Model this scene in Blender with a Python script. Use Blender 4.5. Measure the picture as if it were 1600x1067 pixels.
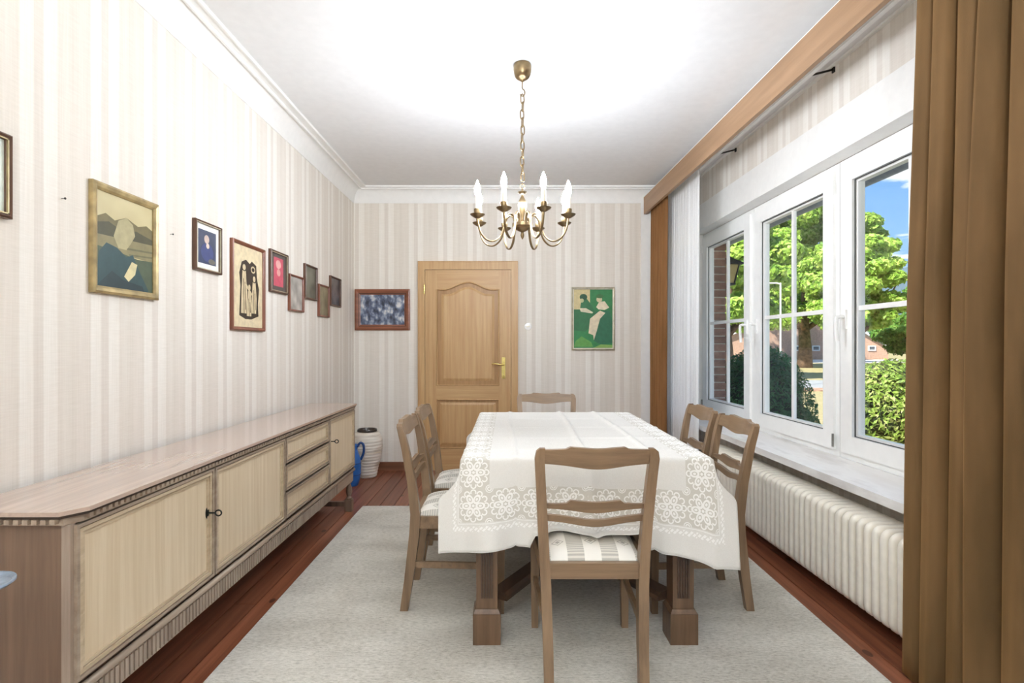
import bpy, bmesh, math, random
import numpy as np
from mathutils import Matrix, Vector

for _o in list(bpy.data.objects):
    bpy.data.objects.remove(_o)
SC = bpy.context.scene
COL = SC.collection
PI = math.pi
R = random.Random(7)

# ------------------------------------------------------------------ camera
# photograph 1600x1067, focal 850 px, vanishing point of the room at (793, 540)
F, VX, VY, CH = 850.0, 793.0, 540.0, 1.24
cam = bpy.data.cameras.new('camera')
cam.sensor_width = 36.0
cam.lens = 36.0 * F / 1600.0
cam.shift_x = (800.0 - VX) / 1600.0
cam.shift_y = (VY - 533.5) / 1600.0
cam.clip_end = 600
camo = bpy.data.objects.new('camera', cam)
COL.objects.link(camo)
camo.location = (0, 0, CH)
camo.rotation_euler = (PI / 2, 0, 0)
SC.camera = camo

# ------------------------------------------------------------------ view, world, sun
SC.view_settings.view_transform = 'Standard'
SC.view_settings.look = 'None'
SC.view_settings.gamma = 1.0
SC.view_settings.use_curve_mapping = False
SC.view_settings.exposure = 0.95
SC.cycles.max_bounces = 12
SC.cycles.diffuse_bounces = 7
SC.cycles.transparent_max_bounces = 16
SC.cycles.sample_clamp_indirect = 6.0
SC.cycles.caustics_reflective = False
SC.cycles.caustics_refractive = False

SKY_STRENGTH, SUN_STRENGTH = 0.80, 5.4
BULB_GLOW, ADDED_UP_W = 255.0, 230.0


def lin(c):
    if isinstance(c, str):
        c = [int(c[i:i + 2], 16) / 255 for i in (0, 2, 4)]
    return tuple(x / 12.92 if x <= 0.04045 else ((x + 0.055) / 1.055) ** 2.4 for x in c[:3]) + (1.0,)


class V:
    """a shader socket with arithmetic"""
    def __init__(self, nt, s):
        self.nt, self.s = nt, s

    def m(self, op, *args, clamp=False):
        n = self.nt.nodes.new('ShaderNodeMath')
        n.operation = op
        n.use_clamp = clamp
        for i, a in enumerate((self,) + args):
            if isinstance(a, V):
                self.nt.links.new(a.s, n.inputs[i])
            else:
                n.inputs[i].default_value = a
        return V(self.nt, n.outputs[0])
    def __add__(self, o): return self.m('ADD', o)
    def __sub__(self, o): return self.m('SUBTRACT', o)
    def __mul__(self, o): return self.m('MULTIPLY', o)
    def __truediv__(self, o): return self.m('DIVIDE', o)
    def lt(self, o): return self.m('LESS_THAN', o)
    def gt(self, o): return self.m('GREATER_THAN', o)
    def abs(self): return self.m('ABSOLUTE')
    def fract(self): return self.m('FRACT')
    def floor(self): return self.m('FLOOR')
    def sin(self): return self.m('SINE')
    def cos(self): return self.m('COSINE')
    def mx(self, o): return self.m('MAXIMUM', o)
    def mn(self, o): return self.m('MINIMUM', o)
    def band(self, a, b): return self.gt(a) * self.lt(b)


def hyp(a, b):
    return (a * a + b * b).m('SQRT')


class Mat:
    """node material builder"""
    def __init__(self, name, rough=0.5, metal=0.0, spec=0.5):
        self.m = bpy.data.materials.new(name)
        self.m.use_nodes = True
        self.nt = self.m.node_tree
        self.b = self.nt.nodes['Principled BSDF']
        self.b.inputs['Roughness'].default_value = rough
        self.b.inputs['Metallic'].default_value = metal
        self.b.inputs['Specular IOR Level'].default_value = spec
        self.co = None

    def node(self, t, **kw):
        n = self.nt.nodes.new(t)
        for k, v in kw.items():
            setattr(n, k, v)
        return n

    def link(self, a, b):
        self.nt.links.new(a.s if isinstance(a, V) else a, b)

    def coord(self, which='Object'):
        if not self.co:
            self.co = self.node('ShaderNodeTexCoord')
        return self.co.outputs[which]

    def xyz(self, which='Object'):
        s = self.node('ShaderNodeSeparateXYZ')
        self.link(self.coord(which), s.inputs[0])
        return [V(self.nt, o) for o in s.outputs]

    def noise(self, scale, vec=(1, 1, 1), detail=3.0, rough=0.55, which='Object', off=None):
        mp = self.node('ShaderNodeMapping')
        mp.inputs['Scale'].default_value = vec
        self.link(self.coord(which), mp.inputs[0])
        if off is not None:
            self.link(off, mp.inputs['Location'])
        n = self.node('ShaderNodeTexNoise')
        n.inputs['Scale'].default_value = scale
        n.inputs['Detail'].default_value = detail
        n.inputs['Roughness'].default_value = rough
        self.link(mp.outputs[0], n.inputs['Vector'])
        return V(self.nt, n.outputs['Fac'])

    def ramp(self, fac, stops, interp='LINEAR'):
        r = self.node('ShaderNodeValToRGB')
        r.color_ramp.interpolation = interp
        e = r.color_ramp.elements
        while len(e) < len(stops):
            e.new(0.5)
        for el, (p, c) in zip(e, stops):
            el.position = p
            el.color = lin(c)
        self.link(fac, r.inputs[0])
        return r.outputs[0]

    def mix(self, fac, a, b, mode='MIX'):
        n = self.node('ShaderNodeMix', data_type='RGBA', blend_type=mode)
        for sock, v in ((n.inputs[0], fac), (n.inputs[6], a), (n.inputs[7], b)):
            if isinstance(v, (V, bpy.types.NodeSocket)):
                self.link(v, sock)
            elif isinstance(v, (int, float)):
                sock.default_value = v
            else:
                sock.default_value = lin(v)
        return n.outputs[2]

    def color(self, c):
        if isinstance(c, (V, bpy.types.NodeSocket)):
            self.link(c, self.b.inputs['Base Color'])
        else:
            self.b.inputs['Base Color'].default_value = lin(c)
        return self

    def bump(self, h, dist=0.002, strength=0.5):
        n = self.node('ShaderNodeBump')
        n.inputs['Distance'].default_value = dist
        n.inputs['Strength'].default_value = strength
        self.link(h, n.inputs['Height'])
        self.link(n.outputs[0], self.b.inputs['Normal'])
        return self


def plain(name, c, rough=0.5, metal=0.0, vary=0.06, scale=18.0, bump=0.0):
    k = Mat(name, rough, metal)
    n = k.noise(scale, detail=2.0)
    cc = [int(c[i:i + 2], 16) for i in (0, 2, 4)]
    lo = [max(0, x * (1 - vary)) / 255 for x in cc]
    hi = [min(255, x * (1 + vary)) / 255 for x in cc]
    k.color(k.ramp(n, [(0.3, lo), (0.7, hi)]))
    if bump:
        k.bump(k.noise(scale * 6), bump, 0.6)
    return k.m


def wood(name, dark, light, axis='Z', rough=0.45, scale=26.0, stretch=0.05, patch=0.0, rand=0.0, bump=0.0006):
    k = Mat(name, rough)
    sc = [1, 1, 1]
    sc['XYZ'.index(axis)] = stretch
    off = None
    if rand:
        oi = k.node('ShaderNodeObjectInfo')
        off = (V(k.nt, oi.outputs['Random']) * 37.0)
    n = k.noise(scale, sc, 5.0, 0.62, off=off)
    col = k.ramp(n, [(0.3, dark), (0.72, light)])
    if patch:
        p = k.noise(2.2, (1, 1, 1), 2.0)
        col = k.mix((p - 0.45) * patch * 3, col, dark)
    if rand:
        rr = V(k.nt, oi.outputs['Random'])
        hsv = k.node('ShaderNodeHueSaturation')
        k.link(rr * rand + (1 - rand / 2), hsv.inputs['Value'])
        k.link(col, hsv.inputs['Color'])
        col = hsv.outputs[0]
    k.color(col)
    k.bump(n, bump, 0.5)
    return k.m


# ---- sky: blue gradient with scattered fair-weather clouds all round
W = bpy.data.worlds.new('sky')
SC.world = W
W.use_nodes = True
nt = W.node_tree
bg = nt.nodes['Background']
bg.inputs['Strength'].default_value = SKY_STRENGTH
tc = nt.nodes.new('ShaderNodeTexCoord')
sep = nt.nodes.new('ShaderNodeSeparateXYZ')
nt.links.new(tc.outputs['Generated'], sep.inputs[0])
zz = V(nt, sep.outputs[2])
gr = nt.nodes.new('ShaderNodeValToRGB')
ge = gr.color_ramp.elements
ge[0].position, ge[0].color = 0.0, lin('B4CFE8')
ge[1].position, ge[1].color = 0.9, lin('4480CC')
_e = ge.new(0.16); _e.color = lin('86B2E0')
_e = ge.new(0.36); _e.color = lin('5A92D4')
nt.links.new(zz.s, gr.inputs[0])
cv = nt.nodes.new('ShaderNodeCombineXYZ')
den = zz.mx(0.0) + 0.12
for i in (0, 1):
    nt.links.new((V(nt, sep.outputs[i]) / den).s, cv.inputs[i])
cn = nt.nodes.new('ShaderNodeTexNoise')
cn.inputs['Scale'].default_value = 2.6
cn.inputs['Detail'].default_value = 7.0
cn.inputs['Roughness'].default_value = 0.52
nt.links.new(cv.outputs[0], cn.inputs['Vector'])
cr = nt.nodes.new('ShaderNodeValToRGB')
cr.color_ramp.elements[0].position = 0.53
cr.color_ramp.elements[1].position = 0.62
nt.links.new(cn.outputs['Fac'], cr.inputs[0])
mxn = nt.nodes.new('ShaderNodeMix')
mxn.data_type = 'RGBA'
nt.links.new(cr.outputs[0], mxn.inputs[0])
nt.links.new(gr.outputs[0], mxn.inputs[6])
mxn.inputs[7].default_value = (0.95, 0.96, 0.98, 1)
nt.links.new(mxn.outputs[2], bg.inputs['Color'])

sun = bpy.data.lights.new('sun', 'SUN')
sun.energy = SUN_STRENGTH
sun.angle = math.radians(0.6)
sun.color = (1.0, 0.95, 0.86)
suno = bpy.data.objects.new('sun', sun)
COL.objects.link(suno)
suno.rotation_euler = Vector((0.7, 0.5, -0.8)).to_track_quat('-Z', 'Y').to_euler()

# frame of the window wall: it leans 1.2 degrees towards the room at the far end
RW = Matrix.Translation((0, -0.04, 0)) @ Matrix.Rotation(0.021, 4, 'Z')


def portal(name, mat, sx, sy):
    l = bpy.data.lights.new(name, 'AREA')
    l.shape = 'RECTANGLE'
    l.size, l.size_y = sx, sy
    l.cycles.is_portal = True
    o = bpy.data.objects.new(name, l)
    COL.objects.link(o)
    o.matrix_world = mat


portal('window_daylight', RW @ Matrix.Translation((2.16, 3.64, 1.43)) @ Matrix.Rotation(PI / 2, 4, 'Y') @ Matrix.Rotation(0, 4, 'Z'), 1.7, 3.1)
portal('added_opening_portal', Matrix.Translation((0.1, -1.78, 1.12)) @ Matrix.Rotation(PI / 2, 4, 'X'), 2.6, 2.2)  # sky portal for the opening added behind the viewer

# ------------------------------------------------------------------ helpers
def tag(o, label=None, cat=None, group=None, kind=None):
    for k, v in (('label', label), ('category', cat), ('group', group), ('kind', kind)):
        if v:
            o[k] = v
    return o


def wmat(o):
    m = o.matrix_basis.copy()
    return (wmat(o.parent) @ m) if o.parent else m


def empty(name, loc, label, cat, group=None, rot=0.0, mat=None):
    o = bpy.data.objects.new(name, None)
    o.empty_display_size = 0.1
    COL.objects.link(o)
    if mat is not None:
        o.matrix_basis = mat
    else:
        o.location = loc
        o.rotation_euler = (0, 0, rot)
    return tag(o, label, cat, group)


def obj(name, bm, mat, parent=None, smooth=False, bevel=0.0, world=False, mat_at=None, seg=1):
    """link one bmesh as one mesh object; world=True: coordinates are world ones, moved into the parent's frame"""
    if bevel:
        bmesh.ops.bevel(bm, geom=[e for e in bm.edges if len(e.link_faces) == 2 and e.calc_face_angle(0) > 0.6],
                        offset=bevel, segments=seg, profile=0.6, affect='EDGES', clamp_overlap=True)
    bmesh.ops.recalc_face_normals(bm, faces=bm.faces)
    if world and parent is not None:
        bm.transform(wmat(parent).inverted())
    me = bpy.data.meshes.new(name)
    bm.to_mesh(me)
    bm.free()
    for m_ in (mat if isinstance(mat, (list, tuple)) else [mat]):
        me.materials.append(m_)
    if smooth:
        me.shade_smooth()
        if smooth == 'auto':
            me.set_sharp_from_angle(angle=math.radians(38))
    o = bpy.data.objects.new(name, me)
    COL.objects.link(o)
    o.parent = parent
    if mat_at is not None:
        o.matrix_basis = mat_at
    return o


def NB():
    return bmesh.new()


def bx(bm, x0, x1, y0, y1, z0, z1, mi=0):
    v = [bm.verts.new((x, y, z)) for z in (z0, z1) for y in (y0, y1) for x in (x0, x1)]
    for f in ((0, 2, 3, 1), (4, 5, 7, 6), (0, 1, 5, 4), (2, 6, 7, 3), (0, 4, 6, 2), (1, 3, 7, 5)):
        bm.faces.new([v[i] for i in f]).material_index = mi
    return bm


def prism(bm, pts, axis, a, b, mi=0):
    """outline pts (two coordinates) extruded along axis from a to b; X:(y,z) Y:(x,z) Z:(x,y)"""
    def p(u, w, t):
        return {'X': (t, u, w), 'Y': (u, t, w), 'Z': (u, w, t)}[axis]
    A = [bm.verts.new(p(u, w, a)) for u, w in pts]
    B = [bm.verts.new(p(u, w, b)) for u, w in pts]
    n = len(pts)
    bm.faces.new(A).material_index = mi
    bm.faces.new(B[::-1]).material_index = mi
    for i in range(n):
        bm.faces.new((A[i], B[i], B[(i + 1) % n], A[(i + 1) % n])).material_index = mi
    return bm


def lathe(bm, prof, n=24, at=(0, 0, 0), cap=True, mi=0):
    rings = []
    for r_, z in prof:
        rings.append([bm.verts.new((at[0] + r_ * math.cos(2 * PI * i / n), at[1] + r_ * math.sin(2 * PI * i / n), at[2] + z)) for i in range(n)])
    for a, b in zip(rings, rings[1:]):
        for i in range(n):
            bm.faces.new((a[i], a[(i + 1) % n], b[(i + 1) % n], b[i])).material_index = mi
    if cap:
        bm.faces.new(rings[0][::-1]).material_index = mi
        bm.faces.new(rings[-1]).material_index = mi
    return bm


def tube(bm, pts, r, n=8, closed=False, flat=1.0, mi=0):
    """tube along pts; r a number or one per point; flat squashes the section"""
    pts = [Vector(p) for p in pts]
    k = len(pts)
    rings = []
    up = Vector((0, 0, 1))
    nrm = None
    for i, p in enumerate(pts):
        t = (pts[(i + 1) % k] - pts[i - 1]) if closed else (pts[min(i + 1, k - 1)] - pts[max(i - 1, 0)])
        t.normalize()
        if nrm is None:
            nrm = t.cross(up)
            if nrm.length < 1e-3:
                nrm = t.cross(Vector((1, 0, 0)))
        nrm = (nrm - t * nrm.dot(t)).normalized()
        bn = t.cross(nrm)
        rr = r[i] if isinstance(r, (list, tuple)) else r
        rings.append([bm.verts.new(p + nrm * (rr * math.cos(2 * PI * j / n)) + bn * (rr * flat * math.sin(2 * PI * j / n))) for j in range(n)])
    for i in range(k if closed else k - 1):
        a, b = rings[i], rings[(i + 1) % k]
        for j in range(n):
            bm.faces.new((a[j], a[(j + 1) % n], b[(j + 1) % n], b[j])).material_index = mi
    if not closed:
        bm.faces.new(rings[0][::-1]).material_index = mi
        bm.faces.new(rings[-1]).material_index = mi
    return bm


def loft(bm, sections):
    """list of closed sections (lists of 3D points) joined and capped"""
    rs = [[bm.verts.new(p) for p in s] for s in sections]
    n = len(rs[0])
    for a, b in zip(rs, rs[1:]):
        for j in range(n):
            bm.faces.new((a[j], a[(j + 1) % n], b[(j + 1) % n], b[j]))
    bm.faces.new(rs[0][::-1])
    bm.faces.new(rs[-1])
    return bm


def smoothpts(pts, sub=6):
    """Catmull-Rom through pts"""
    P = [Vector(p) for p in pts]
    out = []
    for i in range(len(P) - 1):
        a, b, c, d = P[max(i - 1, 0)], P[i], P[i + 1], P[min(i + 2, len(P) - 1)]
        for k in range(sub):
            t = k / sub
            out.append(0.5 * ((2 * b) + (c - a) * t + (2 * a - 5 * b + 4 * c - d) * t * t + (3 * b - a - 3 * c + d) * t ** 3))
    out.append(P[-1])
    return out


def copy_tree(o, parent=None):
    c = o.copy()
    COL.objects.link(c)
    c.parent = parent
    for ch in list(o.children):
        copy_tree(ch, c)
    return c


def ground_y(py):
    return F * CH / (py - VY)


def px_x(px, Y):
    return (px - VX) * Y / F


def px_z(py, Y):
    return CH - (py - VY) * Y / F


# ------------------------------------------------------------------ materials
def wallpaper(name, axis, shift=0.0):
    k = Mat(name, 0.75, spec=0.25)
    c = k.xyz()
    u = ((c['XYZ'.index(axis)] + shift) / 0.293).fract()
    wob = (k.noise(9.0, (1, 1, 0.15), 2.0) - 0.5) * 0.012
    stripe = k.ramp(u + wob, [(0.0, 'EDE9E2'), (0.155, 'ECE7DF'), (0.175, 'DFD8CF'), (0.285, 'E0D9D0'), (0.305, 'EEEAE3'), (0.475, 'EBE6DE'),
                              (0.50, 'E1DAD0'), (0.62, 'E5DFD6'), (0.70, 'DFD8CE'), (0.83, 'E4DDD4'), (0.975, 'E1DAD0'), (1.0, 'EDE9E2')])
    sv = [0.02, 0.02, 0.02]
    sv['XYZ'.index(axis)] = 1.0
    fine = k.noise(190.0, sv, 2.0)
    hs = [1.0, 1.0, 1.0]
    hs['XYZ'.index(axis)] = 0.06
    weave = k.noise(230.0, hs, 2.0)
    tex = fine * 0.5 + weave * 0.5
    shade = k.ramp(tex, [(0.3, 'EFEDEA'), (0.7, 'FFFFFF')])
    k.color(k.mix(0.8, stripe, shade, 'MULTIPLY'))
    k.bump(tex, 0.0006, 0.4)
    return k.m


M = {}
M['paper_y'] = wallpaper('wallpaper_side', 'Y', 0.05)
M['paper_x'] = wallpaper('wallpaper_back', 'X', 0.1)
M['ceiling'] = plain('ceiling_paint', 'DAD9D8', 0.85, vary=0.01)
M['white'] = plain('white_paint', 'E9E8E5', 0.45, vary=0.01)
M['pvc'] = plain('white_plastic', 'F4F4F2', 0.3, vary=0.008)
M['seal'] = plain('dark_seal', '3C3C3C', 0.6)
M['steel'] = plain('steel', '9A9894', 0.35, 0.9)
def planks():
    k = Mat('red_pine_boards', 0.34)
    oi = k.node('ShaderNodeObjectInfo')
    rnd = V(k.nt, oi.outputs['Random'])
    n = k.noise(34, (1, 0.03, 1), 5.0, 0.62, off=rnd * 37.0)
    col = k.ramp(n, [(0.3, '663826'), (0.55, '8E563C'), (0.75, 'A66A4E')])
    mp = k.node('ShaderNodeMapping')
    mp.inputs['Scale'].default_value = (1, 0.55, 1)
    k.link(k.coord(), mp.inputs[0]); k.link(rnd * 11.0, mp.inputs['Location'])
    vo = k.node('ShaderNodeTexVoronoi')
    vo.inputs['Scale'].default_value = 5.0
    k.link(mp.outputs[0], vo.inputs['Vector'])
    knot = V(k.nt, vo.outputs['Distance']).lt(0.075)
    col = k.mix(knot * 0.75, col, '2E1810')
    hsv = k.node('ShaderNodeHueSaturation')
    k.link(rnd * 0.5 + 0.75, hsv.inputs['Value'])
    k.link(col, hsv.inputs['Color'])
    k.color(hsv.outputs[0])
    k.bump(n, 0.0006, 0.5)
    return k.m


M['plank'] = planks()
M['subfloor'] = plain('subfloor', '24140E', 0.9)
M['baseboard'] = wood('brown_baseboard', '6B4530', '8A5C42', 'X', 0.4)
M['door_oak'] = wood('honey_oak_upright', 'B48C5C', 'CBA878', 'Z', 0.42, 40, 0.04)
M['door_oak_h'] = wood('honey_oak_level', 'B48C5C', 'CBA878', 'X', 0.42, 40, 0.04)
M['door_groove'] = wood('honey_oak_moulding', '9C7446', 'B68F60', 'Z', 0.42, 40, 0.05)
M['brass'] = plain('polished_brass', 'D9C27A', 0.22, 1.0)
M['ant_brass'] = plain('antique_brass', '8E7A5C', 0.32, 1.0, vary=0.12)
M['pelmet'] = wood('beech_pelmet', '8E6E50', 'A68464', 'Y', 0.42, 22, 0.06)
M['iron'] = plain('dark_iron', '2B2622', 0.5, 0.6)
M['sb_face'] = wood('pale_oak_veneer', 'CDB898', 'E2D2B8', 'Z', 0.38, 60, 0.03, patch=0.35)
M['sb_frame'] = wood('greyed_oak_moulding', '8C7A6A', 'B4A390', 'Y', 0.36, 30, 0.06)
M['sb_frame_z'] = wood('greyed_oak_moulding_upright', '887668', 'B0A090', 'Z', 0.36, 30, 0.06)
M['sb_end'] = wood('dark_oak_end', '6E5848', '8C7460', 'Z', 0.38, 34, 0.04, patch=0.3)
M['sb_top'] = wood('oak_top_polished', 'AC968A', 'C4AE9E', 'Y', 0.22, 40, 0.03, bump=0.00005)
M['sb_inner'] = wood('pale_oak_moulding', 'B09C80', 'D0BEA2', 'Y', 0.32, 40, 0.05)
_b = M['sb_top'].node_tree.nodes['Principled BSDF']
_b.inputs['Coat Weight'].default_value = 0.8
_b.inputs['Coat Roughness'].default_value = 0.1
M['sb_dark'] = wood('dark_oak_gap', '33271F', '4A392D', 'Z', 0.5)
M['chair'] = wood('walnut_brown_chair', '725B44', '977C60', 'Z', 0.36, 28, 0.06)
M['chair_x'] = wood('walnut_brown_chair_level', '725B44', '977C60', 'X', 0.36, 28, 0.06)
M['table'] = wood('dark_walnut_table', '56402D', '80634A', 'Z', 0.35, 30, 0.06)
M['table_h'] = wood('dark_walnut_stretcher', '3E2D22', '5C4535', 'Y', 0.3, 30, 0.06)
M['rad'] = plain('cream_enamel', 'ECE6DA', 0.35, vary=0.02)
M['blackmetal'] = plain('blackened_iron', '2C2E2C', 0.4, 0.8)
M['black'] = plain('black_paint', '1C1A18', 0.5)
M['candle'] = plain('ivory_candle_sleeve', 'EFEBDD', 0.5, vary=0.01)

k = Mat('sill_marble', 0.25)
k.color(k.ramp(k.noise(7, (1, 0.3, 1), 6.0), [(0.35, 'D9D5D2'), (0.5, 'EFEDEA'), (0.7, 'E6E2DF')]))
M['sill'] = k.m

k = Mat('rug_wool', 0.95, spec=0.1)
n1 = k.noise(85, (0.5, 1.3, 1), 4.0, 0.75)
n2 = k.noise(3.2, (0.5, 1.2, 1), 4.0, 0.6)
k.color(k.mix(0.45, k.ramp(n1, [(0.32, '8E8A80'), (0.46, 'C6C2B8'), (0.54, 'D6D2C9'), (0.7, 'ECE9E2')]), k.ramp(n2, [(0.36, 'B0ACA2'), (0.62, 'DEDBD2')])))
k.bump(n1, 0.006, 0.7)
M['rug'] = k.m


def velvet(name, dark, light):
    k = Mat(name, 0.85, spec=0.15)
    n = k.noise(7, (1, 1, 0.25), 3.0)
    k.color(k.ramp(n, [(0.3, dark), (0.7, light)]))
    k.b.inputs['Sheen Weight'].default_value = 0.35
    k.b.inputs['Sheen Tint'].default_value = lin('D9A566')
    k.bump(k.noise(160), 0.0008, 0.4)
    return k.m


M['velvet'] = velvet('brown_velvet', '564229', '705638')
M['velvet2'] = velvet('rust_brown_velvet', '74502F', '8E6440')


def sheer_mat():
    m = bpy.data.materials.new('white_voile')
    m.use_nodes = True
    nt = m.node_tree
    nt.nodes.remove(nt.nodes['Principled BSDF'])
    out = nt.nodes['Material Output']
    d = nt.nodes.new('ShaderNodeBsdfDiffuse')
    t = nt.nodes.new('ShaderNodeBsdfTranslucent')
    tr = nt.nodes.new('ShaderNodeBsdfTransparent')
    for n in (d, t):
        n.inputs['Color'].default_value = (0.95, 0.95, 0.95, 1)
    a = nt.nodes.new('ShaderNodeMixShader'); a.inputs[0].default_value = 0.45
    b = nt.nodes.new('ShaderNodeMixShader')
    tc = nt.nodes.new('ShaderNodeTexCoord')
    no = nt.nodes.new('ShaderNodeTexNoise')
    no.inputs['Scale'].default_value = 220
    nt.links.new(tc.outputs['Object'], no.inputs['Vector'])
    f = V(nt, no.outputs['Fac']) * 0.3 + 0.02
    nt.links.new(f.s, b.inputs[0])
    nt.links.new(d.outputs[0], a.inputs[1]); nt.links.new(t.outputs[0], a.inputs[2])
    nt.links.new(a.outputs[0], b.inputs[1]); nt.links.new(tr.outputs[0], b.inputs[2])
    nt.links.new(b.outputs[0], out.inputs[0])
    return m


M['sheer'] = sheer_mat()


def glass_mat(name, tint=(1, 1, 1, 1), gloss=0.07):
    m = bpy.data.materials.new(name)
    m.use_nodes = True
    nt = m.node_tree
    nt.nodes.remove(nt.nodes['Principled BSDF'])
    out = nt.nodes['Material Output']
    t = nt.nodes.new('ShaderNodeBsdfTransparent'); t.inputs[0].default_value = tint
    g = nt.nodes.new('ShaderNodeBsdfGlossy'); g.inputs['Roughness'].default_value = 0.02
    mx = nt.nodes.new('ShaderNodeMixShader'); mx.inputs[0].default_value = gloss
    nt.links.new(t.outputs[0], mx.inputs[1]); nt.links.new(g.outputs[0], mx.inputs[2])
    nt.links.new(mx.outputs[0], out.inputs[0])
    return m


M['glass'] = glass_mat('window_glass', (0.97, 0.985, 0.98, 1), 0.05)
M['picglass'] = glass_mat('picture_glass', (1, 1, 1, 1), 0.04)


def emit(name, c, s):
    k = Mat(name, 0.4)
    k.color(c)
    k.b.inputs['Emission Color'].default_value = lin(c)
    k.b.inputs['Emission Strength'].default_value = s
    return k.m


M['bulb'] = emit('lit_candle_bulb', 'EEF5FF', BULB_GLOW)

# ------------------------------------------------------------------ the room
XL, YB, YF, ZC = -1.53, 5.41, -1.75, 2.79
DW = 1.87           # face of the window wall in its own frame
DG = 1.97           # inner face of the window frames

floor = obj('floor', bx(NB(), XL - 0.1, 2.1, YF - 0.1, YB + 0.1, -0.16, -0.022), M['subfloor'])
tag(floor, kind='structure')
pw = 0.108
plank_me = None
xk = XL
row = 0
while xk < 1.88:
    cut = YF + 0.9 + (row * 1.73) % 4.6
    for a, b in ((YF, cut), (cut, YB)):
        o = obj('plank', bx(NB(), 0.0022, pw - 0.0022, a + 0.001, b - 0.001, -0.022, 0.0), M['plank'], floor, bevel=0.0022)
        o.location = (xk, 0, 0)
    xk += pw
    row += 1

ceiling = obj('ceiling', bx(NB(), XL - 0.1, 2.3, YF - 0.1, YB + 0.1, ZC, ZC + 0.2), M['ceiling'])
tag(ceiling, kind='structure')
wl = obj('wall_left', bx(NB(), XL - 0.2, XL, YF - 0.1, YB + 0.1, -0.1, ZC), M['paper_y'])
tag(wl, kind='structure')
wb = obj('wall_back', bx(NB(), XL - 0.2, 2.15, YB, YB + 0.2, -0.1, ZC), M['paper_x'])
tag(wb, kind='structure')
bm = NB()
bx(bm, XL, -1.2, YF - 0.2, YF, -0.1, ZC); bx(bm, 1.4, 2.1, YF - 0.2, YF, -0.1, ZC); bx(bm, -1.2, 1.4, YF - 0.2, YF, 2.25, ZC)
tag(obj('wall_front', bm, M['paper_x']), kind='structure')  # wide opening in this unseen wall is added to let fill daylight in
# window wall, with its opening
WY0, WY1, WZ0, WZ1 = 2.08, 5.2, 0.56, 2.294
bm = NB()
bx(bm, DW, 2.2, YF - 0.1, WY0, -0.1, ZC)
bx(bm, DW, 2.045, WY1, YB + 0.1, -0.1, ZC)
bx(bm, DW, 2.2, WY0, WY1, -0.1, WZ0)
bx(bm, DW, 2.2, WY0, WY1, WZ1, ZC)
tag(obj('wall_right', bm, M['paper_y'], mat_at=RW), kind='structure')
# white shutter box above the windows and reveals
bm = NB()
bx(bm, DW - 0.012, DG, 1.6, YB + 0.02, WZ1 - 0.002, 2.52)
bx(bm, DW - 0.004, DG, 5.17, YB + 0.02, 0.60, WZ1)
tag(obj('trim_1', bm, M['white'], mat_at=RW, bevel=0.004), kind='structure')
# slim white bead where window wall meets the ceiling
tag(obj('trim_2', bx(NB(), DW - 0.02, DW, YF, YB, ZC - 0.012, ZC), M['white'], mat_at=RW), kind='structure')

# cove along the left and back walls
def cove_profile():
    p = [(0.0, 2.655), (0.006, 2.655), (0.008, 2.668)]
    for i in range(9):
        a = i / 8 * PI / 2
        p.append((0.008 + 0.08 * (1 - math.cos(a)) * 1.0, 2.668 + 0.115 * math.sin(a) ** 1.0))
    p += [(0.088, 2.770), (0.101, 2.770), (0.103, 2.784), (0.143, 2.785), (0.145, 2.774), (0.157, 2.774), (0.159, ZC), (0.0, ZC)]
    return p


cp = cove_profile()
bm = NB()
loft(bm, [[(XL + w, YF, z) for w, z in cp], [(XL + w, YB - w, z) for w, z in cp], ])
tag(obj('trim_3', bm, M['white'], smooth='auto'), kind='structure')
bm = NB()
loft(bm, [[(XL + w, YB - w, z) for w, z in cp], [(1.74, YB - w, z) for w, z in cp]])
tag(obj('trim_4', bm, M['white'], smooth='auto'), kind='structure')

# baseboards
tag(obj('baseboard_back', bx(NB(), XL, -0.89, YB - 0.016, YB, 0, 0.085), M['baseboard'], bevel=0.004), kind='structure')
tag(obj('baseboard_left', bx(NB(), XL, XL + 0.016, YF, YB, 0, 0.085), wood('brown_baseboard_side', '6B4530', '8A5C42', 'Y', 0.4), bevel=0.004), kind='structure')
tag(obj('baseboard_far_right', bx(NB(), 0.11, 1.74, YB - 0.016, YB, 0, 0.085), M['baseboard'], bevel=0.004), kind='structure')

tag(obj('trim_6', bx(NB(), 1.325, 1.74, YB - 0.01, YB, 0.085, 2.655), M['white']), kind='structure')
# ---- door
def arch(x0, x1, zs, zp, inset=0.0):
    """points of the arched top edge from x0 to x1: flat shoulders, ogee rise to a low arch"""
    out = []
    for i in range(25):
        t = i / 24
        s = (t - 0.13) / 0.74
        h = 0.0 if s <= 0 or s >= 1 else 0.5 - 0.5 * math.cos(2 * PI * s)
        out.append((x0 + (x1 - x0) * t, zs + (zp - zs) * (h ** 0.85)))
    return out


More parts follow.
